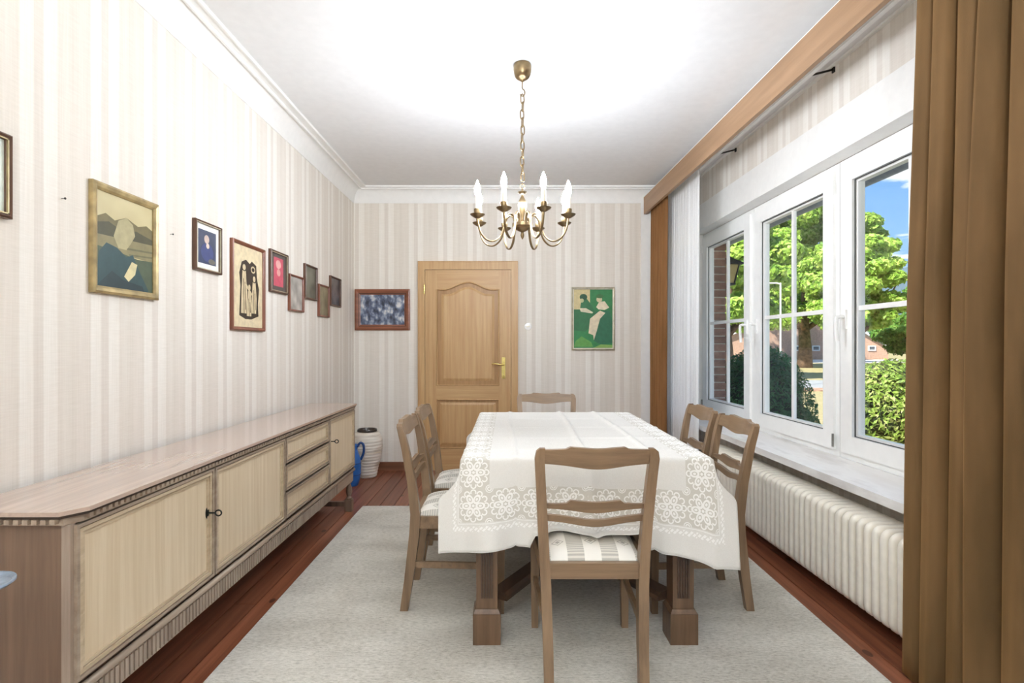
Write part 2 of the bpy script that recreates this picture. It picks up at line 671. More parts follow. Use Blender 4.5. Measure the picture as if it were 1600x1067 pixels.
LX0, LX1, LZ = -0.819, 0.036, 1.994
PX0, PX1 = -0.70, -0.087
yd = YB - 0.012      # face of door frame pieces
bm = NB()
bx(bm, LX0 - 0.06, LX0, YB - 0.03, YB, 0, LZ + 0.074)
bx(bm, LX1, LX1 + 0.06, YB - 0.03, YB, 0, LZ + 0.074)
bx(bm, LX0, LX1, YB - 0.03, YB, LZ, LZ + 0.074)
bx(bm, LX0 - 0.068, LX0 - 0.06, YB - 0.036, YB, 0, LZ + 0.082)
bx(bm, LX1 + 0.06, LX1 + 0.068, YB - 0.036, YB, 0, LZ + 0.082)
bx(bm, LX0 - 0.06, LX1 + 0.06, YB - 0.036, YB, LZ + 0.074, LZ + 0.082)
door = obj('door_1', bm, M['door_oak'], bevel=0.002)
tag(door, kind='structure')
y0, y1 = YB - 0.022, YB - 0.004
obj('leaf', bx(NB(), LX0 + 0.002, LX1 - 0.002, YB - 0.008, YB - 0.0005, 0.006, LZ - 0.003), M['door_groove'], door)
for nm, a, b in (('stile', LX0 + 0.003, PX0), ('stile', PX1, LX1 - 0.003)):
    obj(nm, bx(NB(), a, b, y0, y1, 0.006, LZ - 0.003), M['door_oak'], door, bevel=0.002)
top = [(x, z) for x, z in arch(PX0, PX1, 1.795, 1.868)]
obj('top_rail', prism(NB(), top + [(PX1, LZ - 0.003), (PX0, LZ - 0.003)], 'Y', y0, y1), M['door_oak_h'], door)
obj('middle_rail', bx(NB(), PX0, PX1, y0, y1, 0.705, 0.848), M['door_oak_h'], door, bevel=0.002)
obj('bottom_rail', bx(NB(), PX0, PX1, y0, y1, 0.006, 0.227), M['door_oak_h'], door, bevel=0.002)


def inset_field(bm, outline, dy0, dy1, inset):
    cx = sum(p[0] for p in outline) / len(outline)
    xs = [p[0] for p in outline]; zs = [p[1] for p in outline]
    zc = (min(zs) + max(zs)) / 2
    sx = 1 - 2 * inset / (max(xs) - min(xs)); sz = 1 - 2 * inset / (max(zs) - min(zs))
    inner = [((x - (min(xs) + max(xs)) / 2) * sx + (min(xs) + max(xs)) / 2, (z - zc) * sz + zc) for x, z in outline]
    loft(bm, [[(x, YB - 0.002, z) for x, z in outline], [(x, dy0, z) for x, z in outline], [(x, dy1, z) for x, z in inner]])


for nm, out in (('panel', [(PX0 + 0.045, 0.893), (PX1 - 0.045, 0.893)] + arch(PX0 + 0.045, PX1 - 0.045, 1.75, 1.823)[::-1]),
                ('panel', [(PX0 + 0.03, 0.257), (PX1 - 0.03, 0.257), (PX1 - 0.03, 0.675), (PX0 + 0.03, 0.675)])):
    bm = NB()
    inset_field(bm, out, YB - 0.011, YB - 0.018, 0.022)
    obj(nm, bm, M['door_oak'], door)
for out in ([(PX0, 0.848), (PX1, 0.848)] + arch(PX0, PX1, 1.795, 1.868)[::-1], [(PX0, 0.227), (PX1, 0.227), (PX1, 0.705), (PX0, 0.705)]):
    obj('moulding', tube(NB(), [(x, YB - 0.02, z) for x, z in out], 0.009, 6, closed=True), M['door_oak'], door, smooth=True)
plate = obj('handle_plate', bx(NB(), -0.058, -0.022, YB - 0.03, YB - 0.02, 0.915, 1.125), M['brass'], door, bevel=0.004)
bm = tube(NB(), smoothpts([(-0.04, YB - 0.028, 1.05), (-0.04, YB - 0.07, 1.05), (-0.06, YB - 0.078, 1.052), (-0.12, YB - 0.076, 1.062), (-0.155, YB - 0.072, 1.058)], 4), 0.008, 8)
obj('lever', bm, M['brass'], plate, smooth=True)
obj('lock_knob', lathe(NB(), [(0.001, 0), (0.011, 0.0), (0.011, 0.008), (0.006, 0.012), (0.001, 0.012)], 12), M['brass'], plate, smooth='auto',
    mat_at=Matrix.Translation((-0.04, YB - 0.03, 0.935)) @ Matrix.Rotation(PI / 2, 4, 'X'))
for z in (1.75, 0.3):
    obj('hinge', lathe(NB(), [(0.001, 0), (0.007, 0.0), (0.007, 0.095), (0.001, 0.097)], 10), M['brass'], door, smooth='auto',
        mat_at=Matrix.Translation((LX0 - 0.004, YB - 0.036, z)))

# ---- windows
def ring(bm, d0, d1, ya, yb, za, zb, w, mi=0):
    bx(bm, d0, d1, ya, ya + w, za, zb, mi); bx(bm, d0, d1, yb - w, yb, za, zb, mi)
    bx(bm, d0, d1, ya + w, yb - w, za, za + w, mi); bx(bm, d0, d1, ya + w, yb - w, zb - w, zb, mi)
    return bm


def window(n, ya, yb, handle_far):
    za, zb = 0.602, 2.29
    bm = NB()
    ring(bm, DG + 0.004, DG + 0.075, ya, yb, za, zb, 0.055)
    w = obj('window_%d' % n, bm, M['pvc'], mat_at=RW, bevel=0.003)
    tag(w, kind='structure')
    sa, sb, ta, tb = ya + 0.032, yb - 0.032, za + 0.038, zb - 0.038
    fw = 0.098
    bm = NB()
    ring(bm, DG - 0.014, DG + 0.05, sa, sb, ta, tb, fw)
    s = obj('sash', bm, M['pvc'], w, bevel=0.004)
    ga, gb, ha, hb = sa + fw, sb - fw, ta + fw, tb - fw
    bm = NB()
    ring(bm, DG + 0.001, DG + 0.006, ga - 0.002, gb + 0.002, ha - 0.002, hb + 0.002, 0.006)
    obj('gasket', bm, M['seal'], s)
    bm = NB()
    ring(bm, DG + 0.012, DG + 0.05, ga - 0.004, gb + 0.004, ha - 0.004, hb + 0.004, 0.018)
    obj('glazing_bead', bm, M['pvc'], s)
    ym, zm = (ga + gb) / 2, (ha + hb) / 2
    obj('muntin', bx(NB(), DG + 0.016, DG + 0.036, ym - 0.013, ym + 0.013, ha, hb), M['pvc'], s, bevel=0.004)
    obj('muntin', bx(NB(), DG + 0.015, DG + 0.037, ga, gb, zm - 0.013, zm + 0.013), M['pvc'], s, bevel=0.004)
    for p, q in ((ga, ym), (ym, gb)):
        for u, v in ((ha, zm), (zm, hb)):
            obj('pane', bx(NB(), DG + 0.024, DG + 0.028, p, q, u, v), M['glass'], s)
    yh = (sb - 0.045) if handle_far else (sa + 0.045)
    bm = bx(NB(), DG - 0.026, DG - 0.014, yh - 0.016, yh + 0.016, 1.33, 1.44)
    tube(bm, smoothpts([(DG - 0.02, yh, 1.40), (DG - 0.058, yh, 1.40), (DG - 0.068, yh, 1.385), (DG - 0.066, yh, 1.32), (DG - 0.06, yh, 1.265)], 4), 0.0105, 8)
    obj('handle', bm, M['pvc'], s, smooth='auto')
    yk = (sa - 0.004) if handle_far else (sb + 0.004)
    for z in (0.70, 2.16):
        obj('hinge', lathe(NB(), [(0.001, 0), (0.0065, 0), (0.0065, 0.075), (0.001, 0.075)], 10), M['steel'] if z < 1 else M['pvc'], s,
            mat_at=Matrix.Translation((DG - 0.018, yk, z - 0.045)), smooth='auto')
    return w


window(1, 4.165, 5.185, False)
window(2, 3.125, 4.16, True)
window(3, 2.09, 3.12, True)

# sill
sl = obj('sill', bx(NB(), 1.645, DG + 0.004, 1.86, 5.28, 0.56, 0.6), M['sill'], mat_at=RW, bevel=0.006, seg=2)
sl.name = 'trim_5'
tag(sl, kind='structure')

# ------------------------------------------------------------------ house outside and garden
GZ = -0.3
k = Mat('dry_lawn', 0.95, spec=0.1)
gn = k.noise(0.9, detail=5.0)
gf = k.noise(14, detail=3.0)
k.color(k.mix(0.5, k.ramp(gn, [(0.35, 'B4A47C'), (0.55, 'A69A6A'), (0.7, '7F9150')]), k.ramp(gf, [(0.3, '93875C'), (0.7, 'C9BA92')])))
M['lawn'] = k.m
bm = NB()
bx(bm, -120, 400, -80, 400, GZ - 0.5, GZ)
tag(obj('ground', bm, M['lawn']), kind='structure')
M['asphalt'] = plain('grey_asphalt', 'A5A6A6', 0.9, vary=0.05, scale=3)
M['yard'] = plain('pale_yard', 'D2CDC4', 0.9, vary=0.05, scale=1)
tag(obj('road', bx(NB(), 2, 80, 19.6, 24.0, GZ - 0.1, GZ + 0.02), M['asphalt']), kind='structure')
tag(obj('yard', bx(NB(), 2, 80, 48.0, 59.8, GZ - 0.1, GZ + 0.02), M['yard']), kind='structure')
M['kerb'] = plain('brick_kerb', 'B08A70', 0.9, vary=0.2, scale=9)
tag(obj('kerb', bx(NB(), 2, 80, 18.3, 19.4, GZ - 0.1, GZ + 0.04), M['kerb']), kind='structure')
tag(obj('terrace', bx(NB(), 2.22, 7.5, -3, 7.6, GZ - 0.1, GZ + 0.03), plain('terrace_slabs', 'BDB4A6', 0.9, vary=0.1, scale=4), mat_at=RW), kind='structure')

# brick pier at the far window reveal, bricks one by one
M['mortar'] = plain('pale_mortar', 'CFC8BC', 0.95)
M['brick'] = wood('house_brick', '7A5A4C', 'A67F6C', 'X', 0.9, 20, 0.6, rand=0.35)
pier = obj('wall_exterior', bx(NB(), 2.05, 2.2, WY1 + 0.02, WY1 + 3.2, GZ, 2.6), M['mortar'], mat_at=RW)
tag(pier, kind='structure')
bme = None
z = 0.45
i = 0
while z < 2.35:
    o = obj('brick', bx(NB(), 2.053, 2.205, -0.012, 0.02, 0.0, 0.062), M['brick'], pier, bevel=0.003) if bme is None else bpy.data.objects.new('brick', bme)
    if bme is None:
        bme = o.data
    else:
        COL.objects.link(o); o.parent = pier
    o.location = (R.uniform(-0.002, 0.002), WY1 + 0.02, z)
    z += 0.074
# eave: soffit boards and gutter along the window side
tag(obj('roof', bx(NB(), -6.0, 2.75, YF - 2.4, YB + 4, ZC + 0.2, ZC + 0.32), plain('roof_board', '8A7868', 0.8)), kind='structure')  # unseen overhang past the left and near walls, added to keep sun out
sof = obj('soffit', bx(NB(), 2.15, 2.78, -1.0, 9.0, 2.60, 2.64), plain('cream_soffit', 'E4DCC0', 0.7), mat_at=RW)
tag(sof, kind='structure')
gut = empty('gutter', None, 'dark grey roof gutter running under the eave outside the windows', 'gutter', mat=RW @ Matrix.Translation((2.83, 0, 2.46)))
pr = []
for i in range(13):
    a = PI + i / 12 * PI
    pr.append((0.065 * math.cos(a), 0.062 * math.sin(a) + 0.06))
pr += [(0.060, 0.06)] + [(0.058 * math.cos(PI * 2 - i / 12 * PI), 0.055 * math.sin(PI * 2 - i / 12 * PI) + 0.06) for i in range(13)]
M['gutter'] = plain('grey_zinc', '96A0AA', 0.5, 0.3)
obj('trough', prism(NB(), [(a, b) for a, b in pr], 'Y', -1.0, 9.0), M['gutter'], gut, smooth='auto')
gb_me = None
for yy in (2.6, 3.42, 4.3, 5.2, 6.1):
    ptsb = [(0.069 * math.cos(PI + i / 12 * PI), 0, 0.066 * math.sin(PI + i / 12 * PI) + 0.06) for i in range(13)]
    if gb_me is None:
        o = obj('bracket', tube(NB(), [(x, 0, z) for x, y, z in ptsb], 0.012, 6, flat=0.3), plain('pale_zinc', 'B9B9B4', 0.5, 0.3), gut, smooth=True)
        gb_me = o.data
    else:
        o = bpy.data.objects.new('bracket', gb_me); COL.objects.link(o); o.parent = gut
    o.location = (0, yy, 0)

# lantern on the pier
la = empty('wall_lantern', None, 'black wall lantern with amber glass on the brick pier outside', 'lantern', mat=RW @ Matrix.Translation((2.2, 5.5, 1.72)))
bm = NB()
tube(bm, smoothpts([(0.0, 0, 0.02), (0.07, 0, 0.0), (0.13, 0, 0.06), (0.14, 0, 0.14)], 4), 0.012, 8)
bx(bm, 0.0, 0.012, -0.04, 0.04, -0.05, 0.09)
obj('bracket', bm, M['black'], la, smooth='auto')
bm = NB()
bt, tp = 0.05, 0.085
loft(bm, [[(0.14 + s * bt, t * bt, 0.15) for s, t in ((-1, -1), (1, -1), (1, 1), (-1, 1))], [(0.14 + s * tp, t * tp, 0.33) for s, t in ((-1, -1), (1, -1), (1, 1), (-1, 1))]])
obj('glass_body', bm, plain('amber_glass', 'B8A46A', 0.2), la)
bm = NB()
for s, t in ((-1, -1), (1, -1), (1, 1), (-1, 1)):
    tube(bm, [(0.14 + s * bt, t * bt, 0.14), (0.14 + s * tp, t * tp, 0.34)], 0.008, 6)
bx(bm, 0.14 - 0.06, 0.2, -0.06, 0.06, 0.13, 0.15)
obj('cage', bm, M['black'], la)
bm = NB()
loft(bm, [[(0.14 + s * q, t * q, z) for s, t in ((-1, -1), (1, -1), (1, 1), (-1, 1))] for q, z in ((0.12, 0.33), (0.12, 0.345), (0.04, 0.40), (0.015, 0.43))])
obj('cap', bm, M['black'], la)


def leaf_mat(name, a, b, c, nsc=4.0):
    k = Mat(name, 0.5, spec=0.3)
    n = k.noise(1.1, detail=3.0, which='Object')
    n2 = k.noise(nsc, detail=1.0)
    k.color(k.ramp(n * 0.4 + n2 * 0.6, [(0.34, a), (0.5, b), (0.66, c)]))
    tr = k.node('ShaderNodeBsdfTranslucent')
    tr.inputs[0].default_value = lin(c)
    mx = k.node('ShaderNodeMixShader')
    mx.inputs[0].default_value = 0.25
    k.link(k.b.outputs[0], mx.inputs[1]); k.link(tr.outputs[0], mx.inputs[2])
    k.link(mx.outputs[0], k.nt.nodes['Material Output'].inputs[0])
    return k.m


M['leaf_tree'] = leaf_mat('chestnut_leaf', '5C8A30', '9CC04C', 'D4E384')
M['leaf_dark'] = leaf_mat('deep_green_leaf', '3A6A2E', '66963E', '9CBE5A')
M['leaf_yew'] = leaf_mat('yew_needle', '23502C', '34683A', '56904A')
M['leaf_rhodo'] = leaf_mat('shrub_leaf', '4E7028', '8FAE48', 'DCD29A', 14.0)
M['bark'] = plain('bark', '6A5442', 0.95, vary=0.25, scale=5)


def foliage(name, blobs, n, size, mat, parent, seed, shell=0.35, up=0.4, aspect=0.5):
    """n leaf quads scattered through the outer shell of ellipsoid blobs; coordinates local to parent"""
    rng = np.random.default_rng(seed)
    vol = np.array([b[3] * b[4] * b[5] for b in blobs]) ** (2 / 3)
    pick = rng.choice(len(blobs), n, p=vol / vol.sum())
    B = np.array(blobs)[pick]
    d = rng.normal(size=(n, 3)); d /= np.linalg.norm(d, axis=1, keepdims=True)
    rad = 1 - shell * rng.random(n) ** 1.5
    p = B[:, :3] + d * B[:, 3:6] * rad[:, None]
    nr = d + rng.normal(size=(n, 3)) * 0.55 + np.array([0, 0, up]); nr /= np.linalg.norm(nr, axis=1, keepdims=True)
    t = np.cross(nr, rng.normal(size=(n, 3))); t /= np.linalg.norm(t, axis=1, keepdims=True)
    b = np.cross(nr, t)
    s = (size * rng.uniform(0.6, 1.3, n))[:, None]
    v = np.stack([p - t * s, p + b * s * aspect + nr * s * 0.12, p + t * s, p - b * s * aspect + nr * s * 0.12], 1).reshape(-1, 3)
    me = bpy.data.meshes.new(name)
    me.vertices.add(4 * n); me.loops.add(4 * n); me.polygons.add(n)
    me.vertices.foreach_set('co', v.ravel())
    me.loops.foreach_set('vertex_index', np.arange(4 * n))
    me.polygons.foreach_set('loop_start', np.arange(0, 4 * n, 4))
    me.update(); me.validate()
    me.materials.append(mat)
    o = bpy.data.objects.new(name, me); COL.objects.link(o)
    o.parent = parent
    return o


def tree(label, px, Y, trunk_r, base, top, rad, n, mat, seed, group='trees beyond the road'):
    t = empty('tree', (px_x(px, Y), Y, GZ), label, 'tree', group)
    rr = random.Random(seed)
    bm = NB()
    tube(bm, [(0, 0, -0.1), (0.05, 0, base * 0.5), (0, 0.1, base + 0.5), (0.2, 0, (base + top) / 2)], [trunk_r * 1.3, trunk_r, trunk_r * 0.8, trunk_r * 0.4], 10)
    for i in range(6):
        a = rr.uniform(0, 2 * PI)
        tube(bm, [(0, 0, base), (math.cos(a) * rad * 0.35, math.sin(a) * rad * 0.35, base + 1.2), (math.cos(a) * rad * 0.7, math.sin(a) * rad * 0.7, base + 2.6 + rr.random())],
             [trunk_r * 0.45, trunk_r * 0.3, trunk_r * 0.1], 6)
    obj('trunk', bm, M['bark'], t, smooth=True)
    blobs = []
    H = top - base
    for i in range(90):
        u = rr.random()
        z = base + 0.6 + u * (H - 1.4)
        wr = rad * math.sqrt(max(0.05, 1 - (2 * (u - 0.38)) ** 2 * 0.62)) if u > 0.38 else rad * (0.82 + 0.18 * u / 0.38)
        a = rr.uniform(0, 2 * PI)
        q = wr * math.sqrt(rr.random()) * 0.82
        s = rad * rr.uniform(0.14, 0.27)
        blobs.append((math.cos(a) * q, math.sin(a) * q, z, s, s, s * 0.62))
    foliage('crown', blobs, int(n * 2.4), 0.165, mat, t, seed, shell=0.75)
    return t


tree('tall light green chestnut with the thick trunk before the barn windows', 1257, 38, 0.42, 2.6, 12.6, 5.0, 34000, M['leaf_tree'], 3)
tree('leafy green tree behind the white lamp post', 1196, 50, 0.3, 2.9, 16.5, 6.0, 26000, M['leaf_tree'], 5)
tree('green tree seen behind the wall lantern in the far window', 1136, 25, 0.25, 1.9, 9.0, 3.0, 20000, M['leaf_tree'], 8)
tree('broad tree whose crown edge meets the blue sky by the curtain', 1342, 29, 0.25, 2.0, 9.0, 2.6, 24000, M['leaf_tree'], 11)
tree('low dark green tree right of the barn gable', 1462, 44, 0.3, 0.5, 6.9, 4.6, 24000, M['leaf_dark'], 14)


def bush(name, label, cat, X, Y, blobs, n, size, mat, core, seed, aspect=0.4):
    b = empty(name, (X, Y, GZ), label, cat)
    bm = NB()
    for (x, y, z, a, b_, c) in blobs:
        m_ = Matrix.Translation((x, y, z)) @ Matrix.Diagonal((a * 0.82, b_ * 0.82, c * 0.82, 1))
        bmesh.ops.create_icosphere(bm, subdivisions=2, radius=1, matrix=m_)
    obj('core_fill', bm, core, b, smooth=True)  # solid dark core that stops the view through the leaves
    foliage('foliage', blobs, n, size, mat, b, seed, shell=0.22, up=0.25, aspect=aspect)
    return b


core_d = plain('dark_bush_core', '24341C', 0.95, vary=0.2)
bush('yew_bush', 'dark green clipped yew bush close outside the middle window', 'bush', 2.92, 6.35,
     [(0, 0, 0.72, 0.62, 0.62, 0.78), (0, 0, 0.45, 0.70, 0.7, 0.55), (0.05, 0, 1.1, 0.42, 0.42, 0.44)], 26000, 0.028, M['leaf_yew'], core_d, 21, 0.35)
bush('leafy_shrub', 'yellow green broad leaved shrub outside the near window', 'bush', 6.5, 9.0,
     [(0, 0, 0.62, 1.05, 0.9, 0.7), (-0.45, -0.2, 0.5, 0.6, 0.6, 0.6), (0.5, 0.1, 0.75, 0.7, 0.7, 0.6)], 8500, 0.056, M['leaf_rhodo'], core_d, 22, 0.34)

# barn: gable end towards the house
YB2 = 60.0
def bp(px, py):
    return (px_x(px, YB2), px_z(py, YB2))
barn = empty('barn', (px_x(1270, YB2), YB2, GZ), 'low brick barn with a wide gable behind the trees', 'barn')
M['barnbrick'] = plain('barn_brick', 'B89682', 0.9, vary=0.07, scale=6)
el, er, ap = bp(1090, 543), bp(1388, 544), bp(1270, 474)
obj('wall', prism(NB(), [(el[0], GZ), (er[0], GZ), er, ap, el], 'Y', YB2, YB2 + 18), M['barnbrick'], barn, world=True)
M['barnroof'] = plain('green_grey_roof', '93A898', 0.8)
for a in (el, er):
    s = -1 if a is el else 1
    ux, uz = a[0] - ap[0], a[1] - ap[1]
    e2 = (ap[0] + ux * 1.03, ap[1] + uz * 1.03)
    obj('roof', prism(NB(), [ap, e2, (e2[0], e2[1] + 0.35), (ap[0], ap[1] + 0.35)], 'Y', YB2 - 0.3, YB2 + 18.3), M['barnroof'], barn, world=True)
    obj('verge_board', prism(NB(), [(ap[0], ap[1] - 0.02), (e2[0], e2[1] - 0.02), (e2[0], e2[1] + 0.2), (ap[0], ap[1] + 0.2)], 'Y', YB2 - 0.4, YB2 - 0.3), M['white'], barn, world=True)
for px in (1246, 1274.5, 1362):
    x, z = bp(px, 544)
    w = obj('window', ring(NB(), YB2 - 0.1, YB2 + 0.02, x - 0.42, x + 0.42, z - 0.29, z + 0.29, 0.11), M['white'], barn)
    # ring is laid out in (depth, width, height): swap to face the house
    for v in w.data.vertices:
        v.co = (v.co.y, v.co.x, v.co.z)
    w.data.transform(wmat(barn).inverted())
    w.data.flip_normals()
    obj('pane', bx(NB(), x - 0.32, x + 0.32, YB2 - 0.05, YB2 - 0.02, z - 0.2, z + 0.2), plain('dark_pane', '5A6068', 0.2), w, world=True)

lp = empty('lamp_post', (px_x(1219.5, 20), 20, GZ), 'slim white lamp post before the trees', 'lamp post')
obj('pole', lathe(NB(), [(0.06, 0), (0.06, 1.0), (0.03, 1.05), (0.03, 3.85)], 10), M['white'], lp, smooth='auto')
bm = tube(NB(), [(0, 0, 3.8), (-0.14, 0, 3.84), (-0.26, 0, 3.84)], 0.028, 8)
bx(bm, -0.45, -0.2, -0.06, 0.06, 3.82, 3.86)
obj('lamp_head', bm, M['white'], lp)

bm = NB()
hp = []
for i in range(61):
    x = 20 + i * 5
    hp.append((x, 23.6 + 1.2 * math.sin(i * 0.7) + 0.8 * math.sin(i * 1.9)))
prism(bm, hp + [(320, GZ), (20, GZ)], 'Y', 160, 200)
tag(obj('far_wood', bm, plain('hazed_wood', '6C8496', 0.95, vary=0.1, scale=0.2)), kind='structure')  # blue grey haze of distance is put into the base colour

# ------------------------------------------------------------------ rug
rug = obj('rug', bx(NB(), -1.11, 1.40, 0.62, 4.17, 0.0005, 0.012), M['rug'], bevel=0.004)
tag(rug, 'large pale grey wool rug under the dining table', 'rug')
RZ = 0.012

# ------------------------------------------------------------------ sideboard
SX, SY0, SY1 = -1.16, 1.455, 4.13
SBK = -1.50
sb = empty('sideboard', ((SX + SBK) / 2, (SY0 + SY1) / 2, 0), 'long low oak sideboard with doors and drawers along the left wall', 'sideboard')
def S(name, bm, mat, parent=None, **kw):
    return obj(name, bm, mat, parent or sb, world=True, **kw)
S('body', bx(NB(), SBK, SX - 0.022, SY0, SY1, 0.29, 0.762), M['sb_end'])
# corner post and cornice
S('corner_post', bx(NB(), SX - 0.03, SX - 0.006, SY0 - 0.004, SY0 + 0.012, 0.29, 0.762), M['sb_frame_z'], bevel=0.003)
S('corner_post', bx(NB(), SX - 0.03, SX - 0.006, SY1 - 0.006, SY1 + 0.004, 0.29, 0.762), M['sb_frame_z'], bevel=0.003)
# top with clipped near corner
def top_outline(g):
    return [(SBK, SY0 - 0.02 - g), (SX - 0.018, SY0 - 0.02 - g), (SX + 0.012 + g, SY0 + 0.03), (SX + 0.012 + g, SY1 - 0.02), (SX - 0.01 + g, SY1 + 0.016 + g), (SBK, SY1 + 0.016 + g)]
tp = S('top', prism(NB(), top_outline(0.008), 'Z', 0.790, 0.802), M['sb_top'], bevel=0.003)
S('top_edge', prism(NB(), top_outline(0.002), 'Z', 0.782, 0.790), M['sb_dark'], tp)
S('cornice', prism(NB(), top_outline(-0.008), 'Z', 0.762, 0.782), M['sb_frame'], bevel=0.002)
# dentils: too small to pick apart, one part
bm = NB()
y = SY0 + 0.04
while y < SY1 - 0.03:
    bx(bm, SX + 0.0, SX + 0.012, y, y + 0.014, 0.768, 0.781)
    y += 0.024
x = SX - 0.03
while x > SBK + 0.02:
    bx(bm, x - 0.014, x, SY0 - 0.026, SY0 - 0.012, 0.768, 0.781)
    x -= 0.024
tag(S('dentil_moulding', bm, M['sb_frame']), kind='stuff')


def front(name, ya, yb, za, zb, face_mat, parent=None, fw=0.028):
    """framed front: face panel + raised stepped frame"""
    d = S(name, bx(NB(), SX - 0.02, SX - 0.008, ya + 0.003, yb - 0.003, za + 0.003, zb - 0.003), face_mat)
    fr = NB()
    for (w0, w1, t, mi) in ((0.0, 0.010, 0.004, 0), (0.010, 0.013, -0.003, 2), (0.013, 0.024, 0.001, 1), (0.024, 0.027, -0.005, 0), (0.027, 0.036, -0.004, 1)):
        a, b, c, e = ya + 0.003 + w0, yb - 0.003 - w0, za + 0.003 + w0, zb - 0.003 - w0
        w = w1 - w0
        ring(fr, SX - 0.018, SX + t, a, b, c, e, w, mi)
    S('frame', fr, [M['sb_frame'], M['sb_inner'], M['sb_dark']], d)
    return d


def key(parent, y, z):
    e = obj('escutcheon', lathe(NB(), [(0.001, 0), (0.011, 0), (0.013, 0.003), (0.004, 0.006), (0.001, 0.006)], 14), M['blackmetal'], parent, smooth='auto')
    e.matrix_basis = wmat(parent).inverted() @ Matrix.Translation((SX - 0.009, y, z)) @ Matrix.Rotation(PI / 2, 4, 'Y') @ Matrix.Diagonal((1.9, 1.0, 1.0, 1))
    bm = tube(NB(), [(SX - 0.008, y, z), (SX + 0.024, y, z)], 0.0035, 8)
    tube(bm, [(SX + 0.036 + 0.012 * math.cos(a), y, z + 0.011 * math.sin(a)) for a in [i * PI / 6 for i in range(12)]], 0.003, 6, closed=True)
    obj('key', bm, M['blackmetal'], parent, world=True, smooth='auto')


d1 = front('door', 1.459, 2.15, 0.33, 0.76, M['sb_face']); key(d1, 2.115, 0.59)
front('door', 2.155, 2.835, 0.33, 0.76, M['sb_face'])
for i in range(3):
    z0 = 0.33 + i * 0.1445
    front('drawer', 2.845, 3.535, z0 + 0.003, z0 + 0.139, M['sb_face'])
d3 = front('door', 3.545, 4.127, 0.33, 0.76, M['sb_face']); key(d3, 3.58, 0.61)
# apron: bead and fluted band
S('apron', bx(NB(), SX - 0.03, SX - 0.006, SY0 + 0.02, SY1 - 0.02, 0.222, 0.305), M['sb_frame'])
S('apron_bead', tube(NB(), [(SX - 0.006, SY0, 0.303), (SX - 0.006, SY1, 0.303)], 0.012, 8), M['sb_frame'], smooth=True)
bm = NB()
y = SY0 + 0.03
while y < 3.72:
    bx(bm, SX - 0.008, SX + 0.0, y, y + 0.013, 0.228, 0.288)
    y += 0.021
tag(S('apron_flutes', bm, M['sb_frame_z']), kind='stuff')
S('end_apron', bx(NB(), SBK + 0.03, SX - 0.04, SY1 - 0.05, SY1 - 0.03, 0.235, 0.30), M['sb_frame'])
S('end_apron', bx(NB(), SBK + 0.03, SX - 0.04, SY0 + 0.03, SY0 + 0.05, 0.235, 0.30), M['sb_frame'])
legp = [(0.012, 0.085), (0.021, 0.09), (0.024, 0.1), (0.014, 0.112), (0.019, 0.125), (0.024, 0.145), (0.022, 0.17), (0.013, 0.2), (0.012, 0.208), (0.022, 0.214), (0.022, 0.222), (0.013, 0.228), (0.018, 0.236), (0.024, 0.25), (0.02, 0.262), (0.012, 0.268), (0.012, 0.295)]
for yy in (SY0 + 0.06, SY1 - 0.045):
    for xx in (SX - 0.03, SBK + 0.06):
        bm = lathe(NB(), legp, 16, (xx, yy, 0))
        bx(bm, xx - 0.026, xx + 0.026, yy - 0.026, yy + 0.026, 0.0, 0.088)
        S('leg', bm, M['sb_end'], smooth='auto')
    S('stretcher', bx(NB(), SBK + 0.08, SX - 0.05, yy - 0.012, yy + 0.012, 0.035, 0.07), M['sb_end'], bevel=0.003)

# ------------------------------------------------------------------ dining table
TX, TY0, TY1, TH = 0.32, 2.20, 3.68, 0.785
tb = empty('dining_table', (TX, (TY0 + TY1) / 2, RZ), 'dark walnut dining table with fluted square legs under the white cloth', 'table')
def T(name, bm, mat, parent=None, **kw):
    return obj(name, bm, mat, parent or tb, world=True, **kw)
T('tabletop', bx(NB(), TX - 0.487, TX + 0.487, TY0 + 0.006, TY1 - 0.006, 0.757, TH), M['table_h'], bevel=0.006)
for s in (-1, 1):
    T('apron', bx(NB(), TX + s * 0.41 - 0.012, TX + s * 0.41 + 0.012, TY0 + 0.1, TY1 - 0.1, 0.665, 0.757), M['table_h'])
for yy in (TY0 + 0.09, TY1 - 0.09):
    T('apron', bx(NB(), TX - 0.40, TX + 0.40, yy - 0.012, yy + 0.012, 0.665, 0.757), M['table_h'])
for yy in (TY0 + 0.087, TY1 - 0.087):
    for s in (-1, 1):
        cx = TX + s * 0.405
        bm = NB()
        a, b = 0.043, 0.046
        loft(bm, [[(cx + u * q, yy + v * q, z) for u, v in ((-1, -1), (1, -1), (1, 1), (-1, 1))] for q, z in ((a, 0.15), (b, 0.757))])
        lg = T('leg', bm, M['table'], bevel=0.003)
        bm = NB()
        for f in (-0.021, -0.0105, 0.0, 0.0105, 0.021):
            for sd in (-1, 1):
                bx(bm, cx + f - 0.0034, cx + f + 0.0034, yy + sd * 0.047 - 0.003, yy + sd * 0.047 + 0.003, 0.2, 0.70)
        T('fluting', bm, M['table_h'], lg)
        bm = NB()
        bx(bm, cx - 0.057, cx + 0.057, yy - 0.057, yy + 0.057, RZ, 0.138)
        T('foot_block', bm, M['table'], lg, bevel=0.004)
        bm = NB()
        loft(bm, [[(cx + u * q, yy + v * q, z) for u, v in ((-1, -1), (1, -1), (1, 1), (-1, 1))] for q, z in ((0.055, 0.138), (0.047, 0.155))])
        T('foot_moulding', bm, M['table'], lg)
